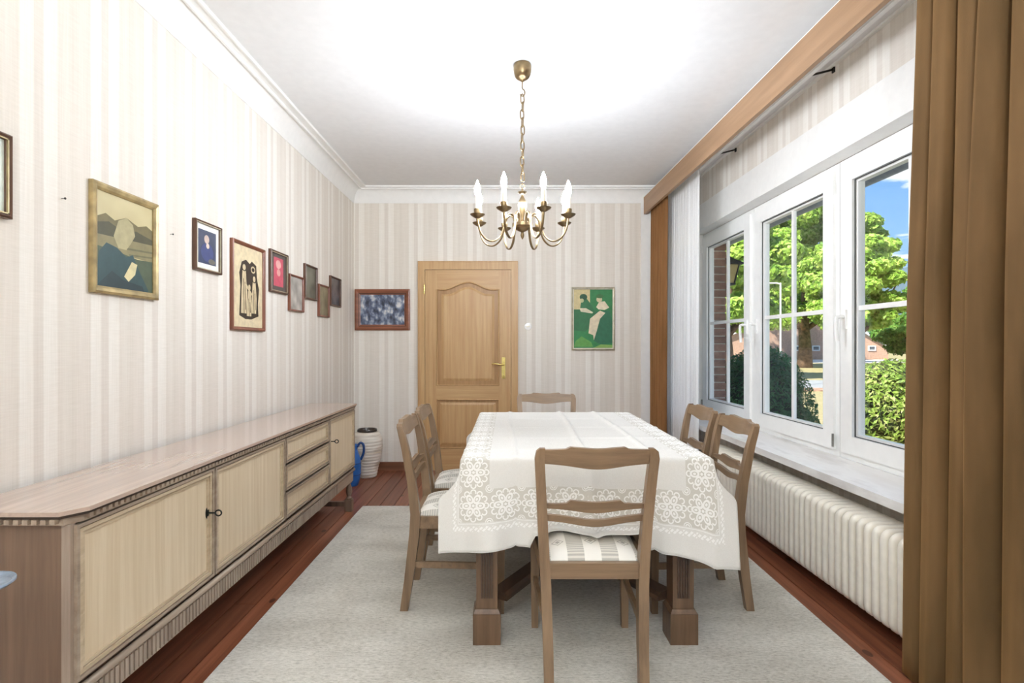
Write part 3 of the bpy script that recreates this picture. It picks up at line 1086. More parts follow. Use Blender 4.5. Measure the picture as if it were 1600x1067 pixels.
for s in (-1, 1):
    p0 = Vector((TX + s * 0.36, TY0 + 0.14, 0)); p1 = Vector((TX - s * 0.36, TY1 - 0.14, 0))
    dr = (p1 - p0).normalized(); pn = Vector((-dr.y, dr.x, 0))
    bm = NB()
    zo = 0.0 if s < 0 else 0.0005
    pro = [(-0.042, 0.15), (0.042, 0.15), (0.042, 0.17), (0.034, 0.186), (-0.034, 0.186), (-0.042, 0.17)]
    loft(bm, [[tuple(p + pn * a + Vector((0, 0, z + zo))) for a, z in pro] for p in (p0, p1)])
    T('stretcher', bm, M['table_h'])

# ------------------------------------------------------------------ dining chairs
def cushion_mat(seed):
    k = Mat('striped_damask_%d' % seed, 0.8, spec=0.2)
    x, y, z = k.xyz()
    u = ((x + 0.031) / 0.125).fract()
    st = u.lt(0.5)
    hatch = ((y * (2 * PI / 0.011)).sin()).gt(-0.1)
    grey = k.mix(hatch, 'B7B3AA', 'D6D1C6')
    dx = (u - 0.25).abs() * 0.125
    dy = (((y + 0.02) / 0.17).fract() - 0.5).abs() * 0.17
    dia = dx + dy
    dmask = dia.lt(0.024) * (V(k.nt, dia.gt(0.019).s).mx(dia.lt(0.011)))
    base = k.mix(st, grey, 'ECE8DF')
    k.color(k.mix(dmask, base, 'B9B4AA'))
    k.bump(k.noise(260), 0.0006, 0.4)
    return k.m


M['cushion'] = cushion_mat(1)
DZ = 0.875


def make_chair(label):
    c = empty('dining_chair', (0, 0, 0), label, 'chair', 'dining chairs around the table')
    # rear posts: continuous curved from foot to crest
    for s in (-1, 1):
        st = [(0.168, -0.255, 0.0, 0.017, 0.018), (0.170, -0.232, 0.15, 0.018, 0.02), (0.176, -0.205, 0.36, 0.0185, 0.023), (0.181, -0.2, 0.45, 0.0185, 0.022),
              (0.189, -0.216, 0.60, 0.018, 0.019), (0.198, -0.245, 0.76, 0.0175, 0.016), (0.202, -0.262, 0.83, 0.0175, 0.014), (0.199, -0.27, 0.857, 0.015, 0.013), (0.192, -0.272, 0.868, 0.009, 0.012)]
        sec = []
        for hx, hy, z, a, b in st:
            sec.append([(s * hx - a, hy - b, z), (s * hx + a, hy - b, z), (s * hx + a, hy + b, z), (s * hx - a, hy + b, z)])
        obj('leg', loft(NB(), sec), M['chair'], c, bevel=0.004, smooth='auto')
        tp = []
        for z, a in ((0.0, 0.014), (0.3, 0.018), (0.44, 0.019)):
            tp.append([(s * 0.196 - a, 0.195 - a, z), (s * 0.196 + a, 0.195 - a, z), (s * 0.196 + a, 0.195 + a, z), (s * 0.196 - a, 0.195 + a, z)])
        obj('leg', loft(NB(), tp), M['chair'], c, bevel=0.003)
        obj('side_rail', loft(NB(), [[(s * 0.181 - 0.011, -0.185, z0) for z0 in ()] or [(s * 0.181 - 0.011, -0.185, 0.385), (s * 0.181 + 0.011, -0.185, 0.385), (s * 0.181 + 0.011, -0.185, 0.44), (s * 0.181 - 0.011, -0.185, 0.44)],
                                  [(s * 0.199 - 0.011, 0.18, 0.385), (s * 0.199 + 0.011, 0.18, 0.385), (s * 0.199 + 0.011, 0.18, 0.44), (s * 0.199 - 0.011, 0.18, 0.44)]]), M['chair_x'], c, bevel=0.003)
        obj('stretcher', loft(NB(), [[(s * 0.174 - 0.008, -0.205, 0.2), (s * 0.174 + 0.008, -0.205, 0.2), (s * 0.174 + 0.008, -0.205, 0.228), (s * 0.174 - 0.008, -0.205, 0.228)],
                                  [(s * 0.196 - 0.008, 0.182, 0.2), (s * 0.196 + 0.008, 0.182, 0.2), (s * 0.196 + 0.008, 0.182, 0.228), (s * 0.196 - 0.008, 0.182, 0.228)]]), M['chair_x'], c)
    obj('back_rail', bx(NB(), -0.163, 0.163, -0.216, -0.194, 0.383, 0.44), M['chair_x'], c, bevel=0.003)
    obj('front_rail', bx(NB(), -0.178, 0.178, 0.184, 0.206, 0.385, 0.44), M['chair_x'], c, bevel=0.003)

    def slat(name, hw, top, bot, yc, tilt, th=0.009):
        """shaped rail: top(t), bot(t) heights for t in -1..1"""
        n = 24
        bm = NB()
        sec = []
        for i in range(n + 1):
            t = -1 + 2 * i / n
            x = hw * t
            bow = -0.016 * (1 - t * t)
            zt, zb = top(t), bot(t)
            zc = (zt + zb) / 2
            def yy(z):
                return yc + bow + tilt * (z - zc)
            sec.append([(x, yy(zb) - th, zb), (x, yy(zt) - th, zt), (x, yy(zt) + th, zt), (x, yy(zb) + th, zb)])
        loft(bm, sec)
        obj(name, bm, M['chair_x'], c, bevel=0.0025, smooth='auto')

    def bow_top(z0, h, sh):
        # flat-ish middle crest with small notched shoulders, ends dropping
        def f(t):
            a = abs(t)
            if a < 0.5:
                return z0 + h - 0.006 * (1 - math.cos(PI * t / 0.5)) * 0 - 0.008 * math.exp(-(t / 0.35) ** 2) * 0.8
            if a < 0.58:
                return z0 + h - (a - 0.5) / 0.08 * sh
            return z0 + h - sh - 0.004 * math.sin((a - 0.58) / 0.42 * PI / 2)
        return f
    slat('crest_rail', 0.190, bow_top(0.862, 0.013, 0.008), lambda t: 0.812 - 0.018 * math.exp(-(t / 0.55) ** 2), -0.264, -0.28, 0.011)
    slat('slat', 0.178, bow_top(0.660, 0.016, 0.012), lambda t: 0.643 - 0.014 * math.exp(-(t / 0.5) ** 2), -0.222, -0.2, 0.008)
    slat('slat', 0.176, lambda t: 0.620 - 0.016 * math.exp(-(t / 0.55) ** 2), lambda t: 0.596 - 0.018 * math.exp(-(t / 0.55) ** 2), -0.214, -0.18, 0.008)
    # domed cushion
    n = 22
    bm = NB()
    g = [[None] * (n + 1) for _ in range(n + 1)]
    for i in range(n + 1):
        for j in range(n + 1):
            u, v = -1 + 2 * i / n, -1 + 2 * j / n
            y = 0.004 + 0.196 * v
            hw = 0.176 + 0.022 * (v + 1) / 2
            dome = (1 - abs(u) ** 3.2) * (1 - abs(v) ** 3.2)
            g[i][j] = bm.verts.new((hw * u, y, 0.442 + 0.045 * max(dome, 0) ** 0.55))
    for i in range(n):
        for j in range(n):
            bm.faces.new((g[i][j], g[i + 1][j], g[i + 1][j + 1], g[i][j + 1]))
    low = [bm.verts.new((v.co.x, v.co.y, 0.41)) for v in
           [g[i][0] for i in range(n)] + [g[n][j] for j in range(n)] + [g[i][n] for i in range(n, 0, -1)] + [g[0][j] for j in range(n, 0, -1)]]
    rim = [g[i][0] for i in range(n)] + [g[n][j] for j in range(n)] + [g[i][n] for i in range(n, 0, -1)] + [g[0][j] for j in range(n, 0, -1)]
    m_ = len(rim)
    for i in range(m_):
        bm.faces.new((rim[i], low[i], low[(i + 1) % m_], rim[(i + 1) % m_]))
    bm.faces.new(low)
    obj('seat', bm, M['cushion'], c, smooth='auto')
    return c


CH_POS = [
    ((0.315, 2.185), 0.0, 'brown wooden dining chair in the foreground, its back towards the viewer'),
    ((-0.225, 2.70), -PI / 2, 'brown wooden dining chair on the sideboard side, nearer of the two'),
    ((-0.225, 3.19), -PI / 2, 'brown wooden dining chair on the sideboard side, the farther one'),
    ((0.870, 2.70), PI / 2, 'brown wooden dining chair on the radiator side, nearer of the two'),
    ((0.870, 3.19), PI / 2, 'brown wooden dining chair on the radiator side, by the white sheer curtain'),
    ((0.290, 3.80), PI, 'brown wooden dining chair at the far head of the table near the door'),
]
proto = None
for (x, y), a, lab in CH_POS:
    if proto is None:
        c = proto = make_chair(lab)
    else:
        c = copy_tree(proto)
    c.location = (x, y, RZ)
    c.rotation_euler = (0, 0, a)
    c['label'] = lab

# ------------------------------------------------------------------ tablecloth
CHX, CHY = 0.495, 0.745          # half table
OVX, OVY = 0.14, 0.37
SEAT_TOP = 0.506
HX, HY = CHX + OVX, CHY + OVY
k = Mat('white_damask_cloth', 0.7, spec=0.25)
uvn = k.node('ShaderNodeUVMap')
sp = k.node('ShaderNodeSeparateXYZ')
k.link(uvn.outputs[0], sp.inputs[0])
cu, cw = V(k.nt, sp.outputs[0]), V(k.nt, sp.outputs[1])
ex, ey = cu.abs() * -1.0 + HX, cw.abs() * -1.0 + HY
e = ex.mn(ey)
TS = 0.128
tx, ty = (ex - 0.115) / TS, (ey - 0.115) / TS
inband = tx.gt(0.0) * ty.gt(0.0) * (tx.lt(1.0).mx(ty.lt(1.0)))
p, q = (tx.fract() - 0.5) * TS, (ty.fract() - 0.5) * TS
r_ = hyp(p, q)
an = q.m('ARCTAN2', p) + PI
def petal(nf, c, sx):
    af = (an.m('PINGPONG', PI / nf))
    dx, dy = (r_ * af.cos() - c) / sx, r_ * af.sin()
    return hyp(dx, dy)
d1_ = petal(6, 0.0285, 1.45)
d2_ = petal(12, 0.051, 1.0)
fl = d1_.band(0.0, 0.0045).mx(d1_.band(0.0075, 0.0135))
fl = fl.mx(d2_.band(0.0075, 0.0125) * r_.gt(0.0465)).mx(r_.lt(0.0055))
d3_ = hyp(p.abs() - TS / 2, q.abs() - TS / 2)
fl = fl.mx(d3_.band(0.005, 0.009)).mx(d3_.band(0.0125, 0.0155))
fl = fl * inband
zig = (((cu + cw) * (PI / 0.026)).sin().abs() * 0.011)
zz_ = (e - 0.09).abs().lt(zig) * (((cu - cw) * (PI / 0.009)).sin().gt(-0.5))
line = e.band(0.108, 0.1105).mx(e.band(0.0, 0.004))
lace = fl.mx(zz_).mx(line)
ground = k.mix(inband * 0.8, 'E4E2DD', 'CCC8BE')
dam = k.noise(320, (1, 0.08, 1), 2.0)
ground = k.mix(0.25, ground, k.ramp(dam, [(0.3, 'D8D6D0'), (0.7, 'FFFFFF')]), 'MULTIPLY')
k.color(k.mix(lace * 0.9, ground, 'F8F7F4'))
k.bump(lace, 0.0009, 0.5)
M['cloth'] = k.m

nx, ny = 132, 172
us = np.linspace(-HX, HX, nx + 1)
vs = np.linspace(-HY, HY, ny + 1)
verts, uvs = [], []
TYC = (TY0 + TY1) / 2
def crease(x, y):
    z = 0.0
    for cx0, am, w in ((-0.30, 0.008, 0.009), (0.02, 0.013, 0.009), (0.27, 0.012, 0.009)):
        off = x - cx0 - 0.012 * math.sin(y * 3.1 + cx0 * 9)
        z += am * math.exp(-abs(off) / w)
    for cy0 in (-0.58, -0.28, 0.06, 0.4):
        z += 0.007 * math.exp(-abs(y - cy0 - 0.004 * math.sin(x * 5)) / 0.008)
    return z
for v in vs:
    for u in us:
        px_, py_ = max(-CHX, min(CHX, u)), max(-CHY, min(CHY, v))
        ox, oy = u - px_, v - py_
        r = math.hypot(ox, oy)
        z0 = TH + 0.0035 + crease(px_, py_)
        if r < 1e-9:
            P = (px_, py_, z0)
        else:
            nx_, ny_ = ox / r, oy / r
            aox, aoy = abs(ox), abs(oy)
            if v < 0:
                q_ = px_ / CHX
                aoy *= 1 + (0.20 * q_ ** 4 if q_ > 0 else 0.05 * q_ ** 4 - 0.03) + 0.02 * math.sin(px_ * 9)
            tx_ = 0.10 + 0.07 * math.sin(py_ * 13 + 1.2)
            ty_ = 0.07 + (0.07 * math.sin(px_ * 15 + 0.8) + 0.035 * math.sin(px_ * 33 + 2)) * (1 if aoy > 0 else 0)
            if v < 0:
                # soft pulls running down from the table edge at the near end
                ty_ += 0.13 * math.exp(-((px_ + 0.24 - 0.12 * aoy) / 0.04) ** 2) + 0.09 * math.exp(-((px_ - 0.30) / 0.035) ** 2) + 0.07 * math.exp(-((px_ - 0.02) / 0.018) ** 2)
            def hang(r, tilt, RB=0.014):
                am = PI / 2 - tilt
                if r / RB < am:
                    return RB * math.sin(r / RB), RB * (1 - math.cos(r / RB))
                rest = r - RB * am
                return RB * math.sin(am) + rest * math.sin(tilt), RB * (1 - math.cos(am)) + rest * math.cos(tilt)
            fx, dx_ = hang(aox, tx_)
            fy, dy_ = hang(aoy, ty_)
            b = min(1.0, aoy / 0.17)
            b = b * b * (3 - 2 * b)
            fx = fx * (1 - b) + aox * 0.74 * b
            dx_ = dx_ * (1 - b) + aox * 0.66 * b
            fy -= 0.10 * aox * b          # the free corner swings back a little
            drop = math.hypot(dx_, dy_) if b < 1 else math.hypot(dx_ * 0.9, dy_)
            P = (px_ + math.copysign(fx, ox) if aox > 0 else px_, py_ + math.copysign(fy, oy) if aoy > 0 else py_, z0 - drop)
        wx, wy = P[0] + TX, P[1] + TYC
        for (sx_, sy_), sa_, _l in CH_POS:
            ddx, ddy = wx - sx_, wy - sy_
            lx_ = ddx * math.cos(sa_) + ddy * math.sin(sa_)
            ly_ = -ddx * math.sin(sa_) + ddy * math.cos(sa_)
            q = max(abs(lx_) / 0.235, abs(ly_ - 0.0) / 0.26)
            lim = SEAT_TOP if q < 0.9 else SEAT_TOP - (q - 0.9) * 1.2
            if r > 0.1 and P[2] < lim:
                ex_ = lim - P[2]
                P = (P[0] + nx_ * ex_ * 0.8, P[1] + ny_ * ex_ * 0.8, lim + 0.12 * ex_)
        verts.append(P)
        uvs.append((u, v))
faces = [(j * (nx + 1) + i, j * (nx + 1) + i + 1, (j + 1) * (nx + 1) + i + 1, (j + 1) * (nx + 1) + i) for j in range(ny) for i in range(nx)]
me = bpy.data.meshes.new('tablecloth')
me.from_pydata(verts, [], faces)
ul = me.uv_layers.new(name='UVMap')
for lp_ in me.loops:
    ul.data[lp_.index].uv = uvs[lp_.vertex_index]
me.materials.append(M['cloth'])
me.shade_smooth()
cloth = bpy.data.objects.new('tablecloth', me)
COL.objects.link(cloth)
cloth.location = (TX, TYC, 0)
sm = cloth.modifiers.new('thickness', 'SOLIDIFY')
sm.thickness = 0.0016
sm.offset = 1.0
tag(cloth, 'white tablecloth with lace flower border draped over the dining table', 'tablecloth')

# ------------------------------------------------------------------ radiator
RD0, RDEP = 1.59, 0.19
rad = empty('radiator', None, 'cream ribbed column radiator under the window sill', 'radiator', mat=RW @ Matrix.Translation((RD0, 2.03, 0)))
def rad_outline(z0, z1, d, r=0.042):
    o = []
    for cx, cz, a0 in ((r, z0 + r, PI), (d - r, z0 + r, 1.5 * PI), (d - r, z1 - r, 0), (r, z1 - r, PI / 2)):
        for i in range(5):
            a = a0 + i / 4 * PI / 2
            o.append((cx + r * math.cos(a), cz + r * math.sin(a)))
    return o
rm = None
nsec = 44
for i in range(nsec):
    if rm is None:
        ol = rad_outline(0.075, 0.482, RDEP)
        def sc_(o, g):
            return [(RDEP / 2 + (x - RDEP / 2) * (1 - g / (RDEP / 2)), 0.2785 + (z - 0.2785) * (1 - g / 0.2035)) for x, z in o]
        bm = NB()
        secs = [(0.003, 0.024), (0.005, 0.012), (0.009, 0.004), (0.016, 0.0), (0.030, 0.0), (0.037, 0.004), (0.041, 0.012), (0.043, 0.024)]
        loft(bm, [[(x, yq, z) for x, z in sc_(ol, g)] for yq, g in secs])
        o = obj('section', bm, M['rad'], rad, smooth='auto')
        rm = o.data
    else:
        o = bpy.data.objects.new('section', rm)
        COL.objects.link(o)
        o.parent = rad
    o.location = (0, 0.05 * i, 0)
bm = tube(NB(), [(RDEP / 2, 0.01, 0.14), (RDEP / 2, 0.05 * nsec, 0.14)], 0.03, 10)
tube(bm, [(RDEP / 2, 0.01, 0.42), (RDEP / 2, 0.05 * nsec, 0.42)], 0.03, 10)
obj('header_pipes', bm, M['rad'], rad, smooth=True)
for yy in (0.325, 1.825):
    obj('wall_bracket', bx(NB(), 0.05, DW - RD0 - 0.004, yy - 0.01, yy + 0.01, 0.1, 0.125), M['rad'], rad)

# ------------------------------------------------------------------ pelmet and curtains
PD, PZ0, PZ1 = 1.455, 2.535, 2.70
pel = empty('pelmet', None, 'long light wood curtain pelmet board running above the windows', 'pelmet', mat=RW @ Matrix.Translation((PD, 0, PZ0)))
obj('board', bx(NB(), 0, 0.026, YF + 0.1, 5.37, 0, PZ1 - PZ0), M['pelmet'], pel, bevel=0.003)
obj('top_strip', bx(NB(), 0.004, 0.02, YF + 0.1, 5.37, PZ1 - PZ0, PZ1 - PZ0 + 0.009), M['white'], pel)
for yy in (3.01, 4.24):
    bm = tube(NB(), [(0.024, yy, 0.13), (DW - PD - 0.004, yy, 0.232)], 0.006, 6)
    bx(bm, DW - PD - 0.008, DW - PD, yy - 0.010, yy + 0.010, 0.215, 0.245)
    obj('bracket', bm, M['iron'], pel)
obj('curtain_rail', bx(NB(), 0.075, 0.1, YF + 0.1, 5.35, 0.10, 0.115), M['white'], pel)
obj('curtain_rail', bx(NB(), 0.155, 0.18, YF + 0.1, 5.35, 0.10, 0.115), M['white'], pel)


def curtain(name, label, d, ya, yb, yc, yd_, z0, z1, folds, amp, mat, seed, th=0.002):
    """pleated drape from ya..yb at the top to yc..yd_ at the hem"""
    rr = random.Random(seed)
    n, m = folds * 14, 30
    wd_ = [rr.uniform(0.55, 1.6) for _ in range(folds)]
    cum = [0.0]
    for w_ in wd_:
        cum.append(cum[-1] + w_)
    cum = [c_ / cum[-1] for c_ in cum]
    aa = [rr.uniform(0.6, 1.15) for _ in range(folds + 2)]
    sk = [rr.uniform(-0.8, 0.8) for _ in range(folds + 2)]
    vt = []
    for j in range(m + 1):
        h = j / m            # 0 top, 1 hem
        for i in range(n + 1):
            f = i / n * folds
            kf = int(min(f, folds - 1e-6))
            fr = f - kf
            t = cum[kf] + (cum[kf + 1] - cum[kf]) * fr
            A = aa[kf] * amp * (0.6 + 0.4 * min(1, h * 2.2)) * min(1.5, wd_[kf]) ** 0.5
            ridge = math.sin(PI * fr) ** 0.75            # broad rounded ridge, tight valley
            ridge += 0.10 * math.sin(2 * PI * fr) * sk[kf] * (0.4 + h) + 0.05 * math.sin(6 * PI * fr + 3 * h)
            y = (ya + (yb - ya) * t) * (1 - h) + (yc + (yd_ - yc) * t) * h
            y += 0.55 * amp * math.sin(2 * PI * fr) * (0.7 + 0.3 * h) + 0.018 * sk[kf] * math.sin(PI * fr) * math.sin(PI * h)
            vt.append((d + amp - 2.0 * A * ridge, y, z1 + (z0 - z1) * h))
    fc = [(j * (n + 1) + i, j * (n + 1) + i + 1, (j + 1) * (n + 1) + i + 1, (j + 1) * (n + 1) + i) for j in range(m) for i in range(n)]
    me = bpy.data.meshes.new(name)
    me.from_pydata(vt, [], fc)
    me.materials.append(mat)
    me.shade_smooth()
    o = bpy.data.objects.new(name, me)
    COL.objects.link(o)
    o.matrix_basis = RW
    s = o.modifiers.new('thickness', 'SOLIDIFY')
    s.thickness = th
    tag(o, label, 'curtain')
    return o


curtain('velvet_curtain', 'wide brown velvet curtain in the right foreground', 1.545, 2.02, 1.02, 2.06, 0.98, 0.012, 2.63, 11, 0.043, M['velvet'], 5)
curtain('velvet_curtain', 'narrow brown velvet curtain hanging in the far corner by the back wall', 1.515, 5.36, 4.86, 5.36, 4.9, 0.012, 2.63, 7, 0.02, M['velvet2'], 9)
curtain('sheer_curtain', 'white sheer curtain beside the far window', 1.595, 5.36, 4.30, 5.36, 4.32, 0.012, 2.63, 22, 0.012, M['sheer'], 12, 0.001)

# ------------------------------------------------------------------ chandelier
CX, CY = 0.082, 3.0
cd = empty('chandelier', (CX, CY, ZC), 'eight armed brass chandelier with lit candle bulbs over the table', 'chandelier')
CM = Matrix.Translation((CX, CY, 0))
def H(name, bm, mat, parent=None, **kw):
    bm.transform(CM)
    return obj(name, bm, mat, parent or cd, world=True, **kw)
H('canopy', lathe(NB(), [(0.004, 2.695), (0.010, 2.697), (0.012, 2.704), (0.026, 2.708), (0.038, 2.718), (0.046, 2.735), (0.050, 2.757), (0.050, 2.78), (0.047, 2.79), (0.001, 2.79)], 28), M['ant_brass'], smooth='auto')
H('hook', tube(NB(), smoothpts([(0, 0, 2.70), (0, 0, 2.66), (0.012, 0, 2.645), (0.012, 0, 2.625), (0, 0, 2.615), (-0.012, 0, 2.625)], 4), 0.0035, 8), M['ant_brass'], smooth=True)
z = 2.60
i = 0
link_me = None
while z > 2.15:
    def stad():
        pts = []
        for kx in range(16):
            a = kx / 16 * 2 * PI
            pts.append((0.010 * math.cos(a), 0, 0.019 * math.sin(a) + (0.008 if math.sin(a) > 0 else -0.008)))
        return pts
    if link_me is None:
        o = obj('chain_link', tube(NB(), stad(), 0.0034, 6, closed=True), M['ant_brass'], cd, smooth=True)
        link_me = o.data
    else:
        o = bpy.data.objects.new('chain_link', link_me); COL.objects.link(o); o.parent = cd
    o.location = (0.002 * math.sin(i * 2.1), 0, z - ZC)
    o.rotation_euler = (0, 0, (i % 2) * PI / 2 + 0.35)
    z -= 0.043
    i += 1
H('loop', tube(NB(), [(0.012 * math.cos(a), 0, 2.118 + 0.014 * math.sin(a)) for a in [j * PI / 7 for j in range(14)]], 0.003, 6, closed=True), M['ant_brass'], smooth=True)
H('stem', lathe(NB(), [(0.002, 2.108), (0.004, 2.104), (0.005, 2.092), (0.024, 2.088), (0.026, 2.083), (0.008, 2.078), (0.006, 2.066), (0.012, 2.055), (0.021, 2.036), (0.024, 2.020), (0.021, 1.995), (0.014, 1.965), (0.009, 1.945),
                       (0.008, 1.935), (0.014, 1.93), (0.012, 1.922), (0.045, 1.918), (0.056, 1.913), (0.056, 1.897), (0.046, 1.892), (0.044, 1.886), (0.022, 1.872), (0.010, 1.868), (0.007, 1.862), (0.011, 1.85), (0.008, 1.838), (0.002, 1.826)][::-1], 24), M['ant_brass'], smooth='auto')
arm_pts = smoothpts([(0.045, 0, 1.915), (0.053, 0, 1.948), (0.075, 0, 1.962), (0.098, 0, 1.938), (0.110, 0, 1.885), (0.132, 0, 1.832), (0.172, 0, 1.803), (0.215, 0, 1.812), (0.246, 0, 1.848), (0.26, 0, 1.90), (0.262, 0, 1.93)], 5)
protos = {}
for kx in range(8):
    a = PI / 8 + kx * PI / 4
    Rm = Matrix.Translation((0, 0, -ZC)) @ Matrix.Rotation(a, 4, 'Z')
    if not protos:
        am = obj('arm', tube(NB(), arm_pts, 0.0072, 8, flat=0.65), M['ant_brass'], cd, smooth=True)
        dr = obj('drip_pan', lathe(NB(), [(0.004, 1.918), (0.014, 1.92), (0.036, 1.934), (0.040, 1.94), (0.037, 1.941), (0.02, 1.938), (0.016, 1.944), (0.019, 1.955), (0.019, 1.968), (0.014, 1.97), (0.001, 1.97)], 22), M['ant_brass'], am, smooth='auto')
        ca = obj('candle', lathe(NB(), [(0.001, 1.965), (0.0125, 1.965), (0.0125, 2.035), (0.001, 2.036)], 16), M['candle'], am, smooth='auto')
        bu = obj('bulb', lathe(NB(), [(0.004, 2.034), (0.0095, 2.04), (0.0150, 2.055), (0.0165, 2.068), (0.014, 2.086), (0.0085, 2.104), (0.003, 2.118), (0.0008, 2.122)], 18), M['bulb'], am, smooth=True)
        for o in (dr, ca, bu):
            o.location = (0.262, 0, 0)
        protos = {'arm': am}
        am.matrix_basis = Rm
    else:
        am = copy_tree(protos['arm'], cd)
        am.matrix_basis = Rm

# unseen uplighter added behind the viewer, fills the room with ceiling bounce
UX, UY = 0.0, -1.0
ol = empty('added_uplighter', (UX, UY, 0), 'unseen uplighter with open bowl, added behind the viewer to brighten the room', 'added lamp')
obj('base', lathe(NB(), [(0.001, 0.0), (0.14, 0.0), (0.14, 0.012), (0.03, 0.03), (0.001, 0.03)], 32), M['ant_brass'], ol, smooth='auto')
obj('pole', lathe(NB(), [(0.012, 0.025), (0.012, 1.72)], 14), M['ant_brass'], ol, smooth='auto')
obj('bowl', lathe(NB(), [(0.012, 1.72), (0.07, 1.735), (0.14, 1.78), (0.19, 1.86), (0.186, 1.862), (0.135, 1.788), (0.07, 1.745), (0.001, 1.74)], 36), M['white'], ol, smooth=True)
l = bpy.data.lights.new('added_uplight', 'POINT')
l.energy = ADDED_UP_W
l.color = (0.84, 0.93, 1.0)
l.shadow_soft_size = 0.05
lo = bpy.data.objects.new('added_uplight', l)
COL.objects.link(lo)
lo.location = (UX, UY, 1.83)

# ------------------------------------------------------------------ pictures
def pm(name, c, rough=0.55):
    if c not in M:
        M[c] = plain('print_' + c, c, rough, vary=0.05, scale=30)
    return M[c]


def ell(cx, cy, rx, ry, n=18, rot=0.0):
    out = []
    for i in range(n):
        a = 2 * PI * i / n
        x, y = rx * math.cos(a), ry * math.sin(a)
        out.append((cx + x * math.cos(rot) - y * math.sin(rot), cy + x * math.sin(rot) + y * math.cos(rot)))
    return out


def picture(label, mat, w, h, fw, fcol, prints, bgc, group, inner=None, matw=0.0, matc='EFEDE6', dep=0.022, bgmat=None, cat='picture', line=None):
    """framed picture; local u right, v up, w out of the wall, origin at the lower left"""
    p = empty('framed_picture', None, label, cat, group, mat=mat)
    bm = NB()
    pro = [(0.0, 0.0), (0.0, dep * 0.8), (fw * 0.3, dep), (fw * 0.7, dep * 0.82), (fw, dep * 0.55), (fw, 0.0)]
    corners = [(0, 0, 1, 1), (w, 0, -1, 1), (w, h, -1, -1), (0, h, 1, -1)]
    rings = [[bm.verts.new((cx + sx * a, cy + sy * a, d)) for a, d in pro] for cx, cy, sx, sy in corners]
    for i in range(4):
        A, B = rings[i], rings[(i + 1) % 4]
        for j in range(len(pro)):
            bm.faces.new((A[j], B[j], B[(j + 1) % len(pro)], A[(j + 1) % len(pro)]))
    obj('frame', bm, fcol, p)
    if line is not None:
        q = fw * 0.72
        bm = NB()
        for (a, b, c, d) in ((q, q + 0.004, q, h - q), (w - q - 0.004, w - q, q, h - q), (q, w - q, q, q + 0.004), (q, w - q, h - q - 0.004, h - q)):
            bx(bm, a, b, c, d, dep * 0.6, dep * 0.86)
        obj('inner_rim', bm, line, p)
    iw, ih = w - 2 * fw, h - 2 * fw
    if matw:
        obj('mount', bx(NB(), fw * 0.8, w - fw * 0.8, fw * 0.8, h - fw * 0.8, 0.002, 0.006), pm('m', matc), p)
    ux, uy, uw, uh = fw + matw, fw + matw, iw - 2 * matw, ih - 2 * matw
    bmats = [bgmat or pm('b', bgc)]
    bm = bx(NB(), ux, ux + uw, uy, uy + uh, 0.005, 0.0072)
    for layer, (col, pts) in enumerate(prints):
        m_ = pm('p', col)
        if m_ not in bmats:
            bmats.append(m_)
        zz = 0.0074 + layer * 0.00006
        f = bm.faces.new([bm.verts.new((ux + uw * min(max(a, 0), 1), uy + uh * min(max(b, 0), 1), zz)) for a, b in pts])
        f.material_index = bmats.index(m_)
    me = bpy.data.meshes.new('print')
    bm.normal_update()
    for f in bm.faces:
        if f.material_index and f.normal.z < 0:
            f.normal_flip()
    bm.to_mesh(me); bm.free()
    for m_ in bmats:
        me.materials.append(m_)
    o = bpy.data.objects.new('print', me); COL.objects.link(o); o.parent = p
    return p


def left_wall(x0, x1, yt, yb_):
    """from pixel columns x0, x1 and the rows of the left edge"""
    Y0, Y1 = (XL + 0.012) * F / (x0 - VX), (XL + 0.012) * F / (x1 - VX)
    zt, zb = px_z(yt, Y0), px_z(yb_, Y0)
    m_ = Matrix(((0, 0, 1, XL + 0.0005), (1, 0, 0, Y0), (0, 1, 0, zb), (0, 0, 0, 1)))
    return m_, Y1 - Y0, zt - zb


def blurred(name, stops, scale, vec=(1, 1, 1), seed=0.0):
    k = Mat(name, 0.35)
    n = k.noise(scale, vec, 1.5, off=(V(k.nt, k.node('ShaderNodeValue').outputs[0]) + seed))
    k.color(k.ramp(n, stops))
    return k.m


wd = wood('dark_brown_frame', '4A3224', '6B4A36', 'Y', 0.4)
wr = wood('red_brown_frame', '6A3D2A', '8A5640', 'Y', 0.4)
gold = plain('dull_gold_frame', 'A9966C', 0.4, 0.35, vary=0.15)
silv = plain('silver_gilt_frame', 'B9B29A', 0.35, 0.5, vary=0.1)
silv2 = plain('bronze_frame', '6A5C4C', 0.35, 0.5, vary=0.1)
G = 'pictures on the left wall'
Y1 = (XL + 0.02) * F / (21 - VX)
zt, zb = px_z(213, Y1), px_z(343, Y1)
picture('dark framed picture with pale mount cut off by the left image edge', Matrix(((0, 0, 1, XL + 0.0005), (1, 0, 0, Y1 - 0.30), (0, 1, 0, zb), (0, 0, 0, 1))), 0.30, zt - zb, 0.018, wd,
        [('E9F0EA', [(0.1, 0.08), (0.9, 0.08), (0.9, 0.92), (0.1, 0.92)])], 'DDE6DE', G, line=gold)

